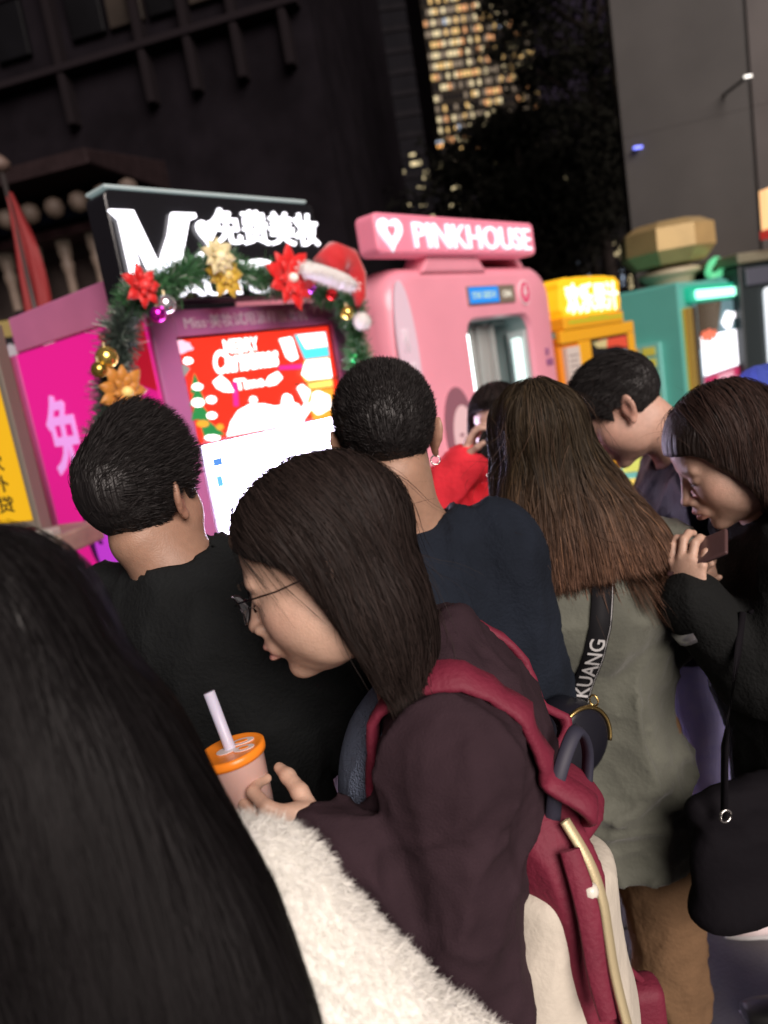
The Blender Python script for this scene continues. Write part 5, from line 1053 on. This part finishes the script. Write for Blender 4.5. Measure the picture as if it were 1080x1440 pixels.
HG.cap(cG+A_(.025, -.068, -.06), cG+A_(.045, -.100, -.24), .028, .026, .03).cap(cG+A_(.045, -.100, -.24), cG+A_(.03, -.120, -.40), .026, .016, .03).cap(cG+A_(.10, -.03, -.10), cG+A_(.13, -.10, -.34), .04, .03, .03).cap(cG+A_(.045, -.05, -.05), cG+A_(.075, -.05, -.27), .05, .03, .03).cap(cG+A_(.09, .0, -.04), cG+A_(.12, .0, -.25), .06, .045, .04)
HG.frame(RG, cG, .98)
def faceG(q): z = q[:, 2]; lim = np.interp(z, [-.3, -.12, -.09, -.05, -.01, .03, .05, .062, .12], [.004, .004, .006, .012, .026, .044, .064, .095, .2]); return q[:, 1]-lim-.004*np.abs(q[:, 0])/.07
HG.fun(lambda q: np.where(q[:, 2] > -.14, faceG(q), -1.), .005, 'i').frame()
HG.fun(lambda P: .005*(vnoise(P*A_(30, 30, 3.), 4)-.5)+.003*(vnoise(P*A_(90, 90, 4), 5)-.5), op='d')
V, Q = sculpt(HG, cG-A_(.17, .20, .45), cG+A_(.24, .17, .16), .0048); hg = pmesh('hair', V, Q, HAIRB, Gp, bG, np.tile((.016, .010, .008), (len(V), 1)))
i = smart(V, 13000, g=gG)
def flowG(P): q = ((P-cG) @ RG); a = np.clip((q[:, 2]-.03)/.07, 0, 1)[:, None]; return np.tile(A_(.05, 0, -1), (len(P), 1))+np.sign(q[:, :1])*RG[:, 0]*a*.7+(RG @ A_(0, -1, 0))*a*.3
out, nor = groom(HG, V[i], .16, 10, flowG, (.0003, .004), .06, g=gG, end_free=True); ribbons('hair_strands', out, nor, .0006, HAIR, hg, bG, hcol(len(i), (.034, .019, .015), .65, gG), .5, .6, gG, keep=lambda P: (lambda q: np.where(q[:, 2] > -.14, faceG(q), -1))(((P-cG) @ RG)/.98) < .006)
flyaways(HG, V, 260, .14, hg, bG, (.034, .02, .016), gG, lambda P: faceG(((P-cG) @ RG)/.98) < .012)
J = coat_field(skG, np.stack([skG['r'], skG['f'], A_(0, 0, 1)], 1), .020, .42, seed=71, amp=.012, fs=6, neck=.056, flare=.0, chest=(.14, .11, .2), hips=(.15, .13), armg=.85); V, Q = sculpt(J, *bounds(skG['shL'], skG['shR'], skG['elL'], skG['elR'], skG['wrL'], skG['wrR'], A_(bG[0], 1.35, .4), m=.16), .009)
pmesh('coat', V, Q, cloth('black_wool', (.012, .013, .013)), Gp, bG)
trousers('trousers', skG, cloth('black_cotton', (.012, .012, .014)), Gp, bG, h=.014); shoes(skG, mat('shoe_black', (.015, .015, .015), .4), mat('sole_white', (.5, .5, .5), .6), Gp, bG, .01)
wt = thing('wristwatch', 'pale wristwatch on the near wrist of the woman looking at her phone', 'watch', wL-A_(0, 0, .035)); d_ = (skG['elL']-wL)/np.linalg.norm(skG['elL']-wL)
MB().tube([(d_*k) for k in (0, .018)], .046, 20).build('band', mat('watch_band', (.55, .55, .58), .3, .8), wt, True)
ph = thing('phone', 'smartphone with a rosy case held by the woman in the black coat', 'phone', phc); ph.rotation_euler = (math.radians(62), math.radians(-28), math.radians(62))
MB().box((-.030, -.004, -.058), (.030, .004, .058), .0035, 3).build('case', mat('phone_case', (.10, .055, .055), .3), ph); MB().box((-.028, -.0052, -.055), (.028, -.0042, .055), .0004).build('screen', mat('phone_glass', (.02, .02, .025), .08), ph)
# handbag on G's arm
q = at(1052, 1135, 1.20); hbg = thing('handbag', 'large black handbag hanging at the right edge with silver rings', 'handbag', q-A_(0, 0, .2)); hbg.rotation_euler = (0, 0, .25)
HS = SDF(); HS.ell((0, 0, .11), (.125, .05, .12), .03).ell((0, 0, .03), (.135, .06, .05), .04).cap((-.10, 0, .23), (.10, 0, .235), .020, .020, .05); HS.fun(lambda P: folds(P, .008, 7, 5, .6), op='d'); HS.plane((0, 0, .002), (0, 0, -1), .01)
V, Q = sculpt(HS, (-.2, -.12, -.02), (.2, .12, .29), .006); npmesh('bag_body', V, Q, mat('bag_leather', (.006, .005, .007), .85, spec=.12, bump=.15, bscale=60), hbg)
for x in (-.09, .09):
    MB().tube([(x, -.052, .24), (x*.8, -.045, .36), (x*.35+.02, -.02, .50), (x*.1+.03, .0, .56)], .006, 8).build('handle', mat('bag_leather', (0, 0, 0)), hbg, True)
    MB().tube([(x+.011*math.cos(t), -.056, .245+.011*math.sin(t)) for t in np.linspace(0, 2*PI, 15)], .0022, 6, False).build('ring', mat('silver', (.8, .78, .75), .25, 1), hbg, True)
# ---------------------------------------------------------------- H: woman in red behind
gH = np.random.default_rng(808); cH = at(700, 598, 2.3); RH = rot3(-165, 6, -4); bH = A_(cH[0]+.02, 2.34, 0)
Hp = thing('person', 'woman in a bright red coat raising a phone, half hidden behind the brown-haired woman', 'person', bH)
wH = at(651, 652, 2.2)
skH = make_sk(bH, -150, cH, RH, width=.16, arms=dict(R=(at(604, 705, 2.22), wH), L=(cH+A_(.2, -.05, -.52), cH+A_(.05, -.2, -.5))))
S = skin_field(skH, cH, RH, .97, [dict(w=wH, d=(.45, -.1, 1), pn=(.8, -.3, 0), thumb=(-.2, -.9, .3), curls=(20, 30, 25), sc=.95)], fem=1, neckr=.046); V, Q = sculpt(S, *bounds(cH, skH['shL'], skH['shR'], skH['pelvis'], wH, skH['elL'], m=.13), .0055)
pmesh('body', V, Q, SKIN, Hp, bH, skin_colour(V, cH, RH, .97, (.62, .40, .32))); eyes(cH, RH, .97, Hp, bH)
HH = SDF(); cap_hair(HH, cH, RH, .97, .014); HH.frame(RH, cH, .97).ell((0, -.05, -.05), (.095, .075, .13), .03).ell((-.075, -.03, -.06), (.02, .035, .09), .02).ell((.075, -.03, -.06), (.02, .035, .09), .02)
HH.fun(lambda q: q[:, 1]-np.interp(q[:, 2], [-.2, -.05, .03, .055, .07, .12], [-.01, -.01, .015, .05, .09, .2]), .005, 'i').frame()
V, Q = sculpt(HH, cH-A_(.17, .17, .25), cH+A_(.17, .17, .16), .006); hh = pmesh('hair', V, Q, HAIRB, Hp, bH, np.tile((.012, .008, .008), (len(V), 1)))
i = smart(V, 4000, g=gH); out, nor = groom(HH, V[i], .15, 6, flow_down(), (.0003, .004), .08, g=gH); ribbons('hair_strands', out, nor, .001, HAIR, hh, bH, hcol(len(i), (.018, .012, .011), .6, gH), .5, .6, gH)
J = coat_field(skH, np.stack([skH['r'], skH['f'], A_(0, 0, 1)], 1), .020, .6, seed=81, amp=.014, fs=7, neck=.056); V, Q = sculpt(J, *bounds(skH['shL'], skH['shR'], skH['elL'], skH['elR'], skH['wrR'], skH['wrL'], A_(bH[0], 2.3, .55), m=.16), .011)
pmesh('coat', V, Q, cloth('red_coat', (1, .045, .07), .3, 90), Hp, bH); trousers('trousers', skH, cloth('trousers_black', (.018, .017, .02)), Hp, bH, h=.018); shoes(skH, mat('shoe_black', (.015, .015, .015), .4), mat('sole_white', (.5, .5, .5), .6), Hp, bH, .014)
hp_ = at(679, 636, 2.17); pH = thing('phone', 'black smartphone raised by the woman in the red coat', 'phone', hp_); pH.rotation_euler = (.35, .5, .7)
MB().box((-.036, -.004, -.07), (.036, .004, .07), .0035, 3).build('case', mat('phone_black', (.015, .015, .015), .25), pH); MB().lathe([(.008, 0), (.008, .002), (.001, .002)], 12, (0, 0, 0), Matrix.Translation((-.02, -.0045, .055)) @ Matrix.Rotation(PI/2, 4, 'X')).build('camera_lens', mat('phone_glass', (0, 0, 0)), pH)
# ---------------------------------------------------------------- I: person with a blue cap at the right edge
cI = at(1080, 572, 2.5); RI = rot3(-60, 20); bI = A_(cI[0]+.03, 2.52, 0)
Ip = thing('person', 'person in a blue and white knitted cap behind the woman at the right edge', 'person', bI)
skI = make_sk(bI, -60, cI, RI, width=.18); S = skin_field(skI, cI, RI, 1., hi=False); V, Q = sculpt(S, *bounds(cI, skI['shL'], skI['shR'], skI['pelvis'], skI['wrL'], skI['wrR'], m=.13), .008); pmesh('body', V, Q, SKIN, Ip, bI, skin_colour(V, cI, RI, 1., SKT))
S = SDF(); cap_hair(S, cI, RI, 1., .02); S.frame(RI, cI).plane((0, 0, .02), (0, .3, -1), .005).frame(); S.fun(lambda P: folds(P, .006, 14, 9), op='d'); V, Q = sculpt(S, cI-.17, cI+.17, .007)
cw = np.where((((V-cI) @ RI)[:, 2:3] < .062), np.array((.75, .75, .78)), np.array((.06, .10, .50))); pmesh('cap', V, Q, mat('cap_knit', (.1, .15, .6), .9, attr='col', bump=.5, bscale=120), Ip, bI, cw)
J = coat_field(skI, np.stack([skI['r'], skI['f'], A_(0, 0, 1)], 1), .015, .7, seed=91); V, Q = sculpt(J, *bounds(skI['shL'], skI['shR'], skI['elL'], skI['elR'], skI['wrR'], skI['wrL'], A_(bI[0], 2.5, .65), m=.15), .014)
pmesh('jacket', V, Q, cloth('grey_jacket', (.06, .06, .07)), Ip, bI); trousers('trousers', skI, cloth('trousers_black', (.018, .017, .02)), Ip, bI, h=.02)
# ---------------------------------------------------------------- backpack
crim = mat('crimson_canvas', (.17, .012, .034), .7, bump=.2, bscale=140, var=.12, vscale=12); cream = mat('cream_canvas', (.62, .57, .48), .7, bump=.15, bscale=120, var=.08, vscale=10)
pc_ = A_(.140, .850, .905); bk = thing('backpack', 'crimson and cream backpack with a gold zip on the back of the woman in glasses', 'backpack', pc_-A_(0, 0, .2))
PB = pc_-A_(0, 0, .2); RP = rot3(-50, 0, 8)     # forward = towards her back
def packf(extra=0., z0=-.25, z1=.16):
    S = SDF().frame(RP, pc_); S.ell((0, 0, -.10), (.110+extra, .072+extra, .21+extra), .03).ell((0, .0, -.19), (.118+extra, .078+extra, .13+extra), .04).ell((0, .0, .07), (.090+extra, .055+extra, .10+extra), .05); S.plane((0, .085, 0), (0, 1, 0), .02).frame()
    S.fun(lambda P: folds(P, .006, 8, 77, .7), op='d'); return S
S = packf(); S.frame(RP, pc_).plane((0, 0, .06), (0, 0, 1), .03).frame(); V, Q = sculpt(S, pc_-A_(.2, .22, .32), pc_+A_(.2, .22, .22), .006); pmesh('cream_body', V, Q, cream, bk, PB)
S = packf(.004); S.frame(RP, pc_).fun(lambda q: .100-(q[:, 2]-(.0+.15*np.abs(q[:, 0]+.04)))*1., .012, 'i').frame(); V, Q = sculpt(S, pc_-A_(.2, .22, .1), pc_+A_(.2, .22, .24), .006); pmesh('top_panel', V, Q, crim, bk, PB)
S = packf(.006); S.frame(RP, pc_).fun(lambda q: np.abs(q[:, 0]+.045+.1*(q[:, 2]))-(.034-.05*np.clip(-q[:, 2]-.02, 0, .3)), .004, 'i').plane((0, 0, -.215), (0, 0, -1), .003).plane((0, 0, 0), (0, 1, 0), .004).frame(); V, Q = sculpt(S, pc_-A_(.2, .22, .3), pc_+A_(.2, .22, .24), .005); pmesh('middle_band', V, Q, crim, bk, PB)
S = packf(.005); S.frame(RP, pc_).plane((0, 0, -.225), (0, 0, 1), .004).frame(); V, Q = sculpt(S, pc_-A_(.22, .24, .34), pc_+A_(.22, .24, -.1), .006); pmesh('base_panel', V, Q, crim, bk, PB)
def onpack(qx, qz, e=.010):
    f = packf(e); p = pc_+RP @ A_(qx, -.3, qz); dr = RP @ A_(0, 1, 0)
    for _ in range(60): d = float(f(p[None])[0]); p = p+dr*max(d, -.01)*.7
    return p
zp = np.array([onpack(-.045-.1*z, z, .021) for z in np.linspace(.145, -.16, 22)])
for _ in range(4): zp[1:-1] = (zp[:-2]+zp[1:-1]*2+zp[2:])/4
fzp = packf(.02)
ZP = list(zp[::3])
q = zp[-1]-PB; MB().box((q[0]-.006, q[1]-.01, q[2]-.045), (q[0]+.006, q[1]-.004, q[2]), .002).build('zip_pull', goldm, bk)
MB().tube([Vector(q)+Vector((.009*math.cos(t), -.008, .004+.009*math.sin(t))) for t in np.linspace(0, 2*PI, 14)], .002, 6, False).build('zip_ring', goldm, bk, True)
q = onpack(-.03, -.19)-PB; MB().box((q[0]-.022, q[1]-.004, q[2]-.03), (q[0]+.022, q[1]+.006, q[2]+.022), .004).build('leather_patch', mat('tan_leather', (.16, .10, .06), .5), bk)
def strap(name, pts, w, m, par, base, th=.006, nrm=None, n=40, proj=None, kp=0):
    P = np.array(pts, float); t = np.linspace(0, len(P)-1, n); i = np.clip(t.astype(int), 0, len(P)-2); f = t-i
    g_ = lambda k: P[np.clip(i+k, 0, len(P)-1)]; p0, p1, p2, p3 = g_(-1), g_(0), g_(1), g_(2); f = f[:, None]
    C = .5*((2*p1)+(-p0+p2)*f+(2*p0-5*p1+4*p2-p3)*f**2+(-p0+3*p1-3*p2+p3)*f**3); 
    if proj:
        for _ in range(5): C[:kp] = proj(C[:kp]); C[1:-1] = (C[:-2]+2*C[1:-1]+C[2:])/4
        C[:kp-2] = proj(C[:kp-2])
    T = np.gradient(C, axis=0); T /= np.linalg.norm(T, axis=1)[:, None]
    N_ = nrm(C) if nrm else np.tile(A_(0, -1, .3), (n, 1)); N_ = N_-T*(N_*T).sum(1)[:, None]; N_ /= np.linalg.norm(N_, axis=1)[:, None]; s = np.cross(T, N_)
    wd = np.full(n, w) if np.ndim(w) == 0 else np.interp(np.linspace(0, 1, n), np.linspace(0, 1, len(w)), w); vs, fs = [], []
    for j in range(n):
        for e, h_ in ((-1, 0), (-.85, 1), (0, 1.25), (.85, 1), (1, 0), (.85, -1), (-.85, -1)): vs.append(C[j]+s[j]*wd[j]*e+N_[j]*th*.5*h_-base)
    for j in range(n-1):
        for k in range(7): fs.append((j*7+k, j*7+(k+1) % 7, (j+1)*7+(k+1) % 7, (j+1)*7+k))
    return pydata(name, vs, fs, m, par, True)
strap('zip', ZP, .0068, mat('zip_gold', (.66, .56, .34), .45, .4, bump=.12, bscale=500), bk, PB, .006, lambda C: grad(fzp, C, .01), 30)
for side in (-1, 1):    # shoulder straps laid on the jacket surface
    def on_j(C, e=.009):
        C = C.copy()
        for _ in range(10): C = C-grad(JB, C, .012)*((JB(C)-e)*.8)[:, None]
        return C
    sh = skB['sc']+skB['r']*side*(.118 if side < 0 else .085); fw = skB['f']
    raw = [sh+fw*.045+A_(0, 0, -.22), sh+fw*.06+A_(0, 0, -.15), sh+fw*.065+A_(0, 0, -.07), sh+fw*.04+A_(0, 0, .03), sh+A_(0, 0, .09), sh-fw*.08+A_(0, 0, .03), sh-fw*.12+A_(0, 0, -.05)]
    pts = raw+[sh-fw*.16+A_(0, 0, -.10), pc_+RP @ A_(side*.05*-1, .05, .10)]
    strap('shoulder_strap', pts, [.018, .020, .022, .023, .023, .022, .020, .018, .016], crim, bk, PB, .011, lambda C: grad(JB, C, .02), 60, on_j, 46)
hl = pc_+RP @ A_(0, .01, .15)
strap('top_handle', [pc_+RP @ A_(-.05, -.02, .12), pc_+RP @ A_(-.055, -.035, .19), pc_+RP @ A_(-.01, -.04, .235), pc_+RP @ A_(.04, -.03, .19), pc_+RP @ A_(.045, -.02, .12)], [.010, .009, .009, .009, .010], mat('handle_navy', (.03, .03, .05), .6), bk, PB, .008, lambda C: C-hl+A_(0, 0, .0001))
strap('handle_wrap', [pc_+RP @ A_(-.075, -.055, .12), pc_+RP @ A_(-.08, -.075, .06), pc_+RP @ A_(-.085, -.085, -.01), pc_+RP @ A_(-.085, -.095, -.06)], [.012, .014, .012, .010], crim, bk, PB, .006)
q = pc_+RP @ A_(-.07, -.075, .075)-PB; MB().lathe([(.001, -.010), (.008, -.007), (.010, 0), (.008, .007), (.001, .010)], 12, q).build('stud', mat('stud_cream', (.8, .76, .66), .25), bk, True)
q = at(905, 1400, 1.05); cp = thing('crimson_pouch', 'small crimson pouch with gold buckle low beside the backpack', 'pouch', q-A_(0, 0, .11))
MB().box((-.045, -.03, 0), (.03, .03, .14), .02, 4).build('pouch_body', crim, cp, True); MB().tube([(.005*1+.016*math.cos(t), -.034, .07+.010*math.sin(t)) for t in np.linspace(0, 2*PI, 15)], .003, 6, False).build('buckle', goldm, cp, True)
MB().tube([(0, 0, .138), (-.05, .01, .2), (-.1, 0, .22)], .006, 8).build('cord', crim, cp, True)
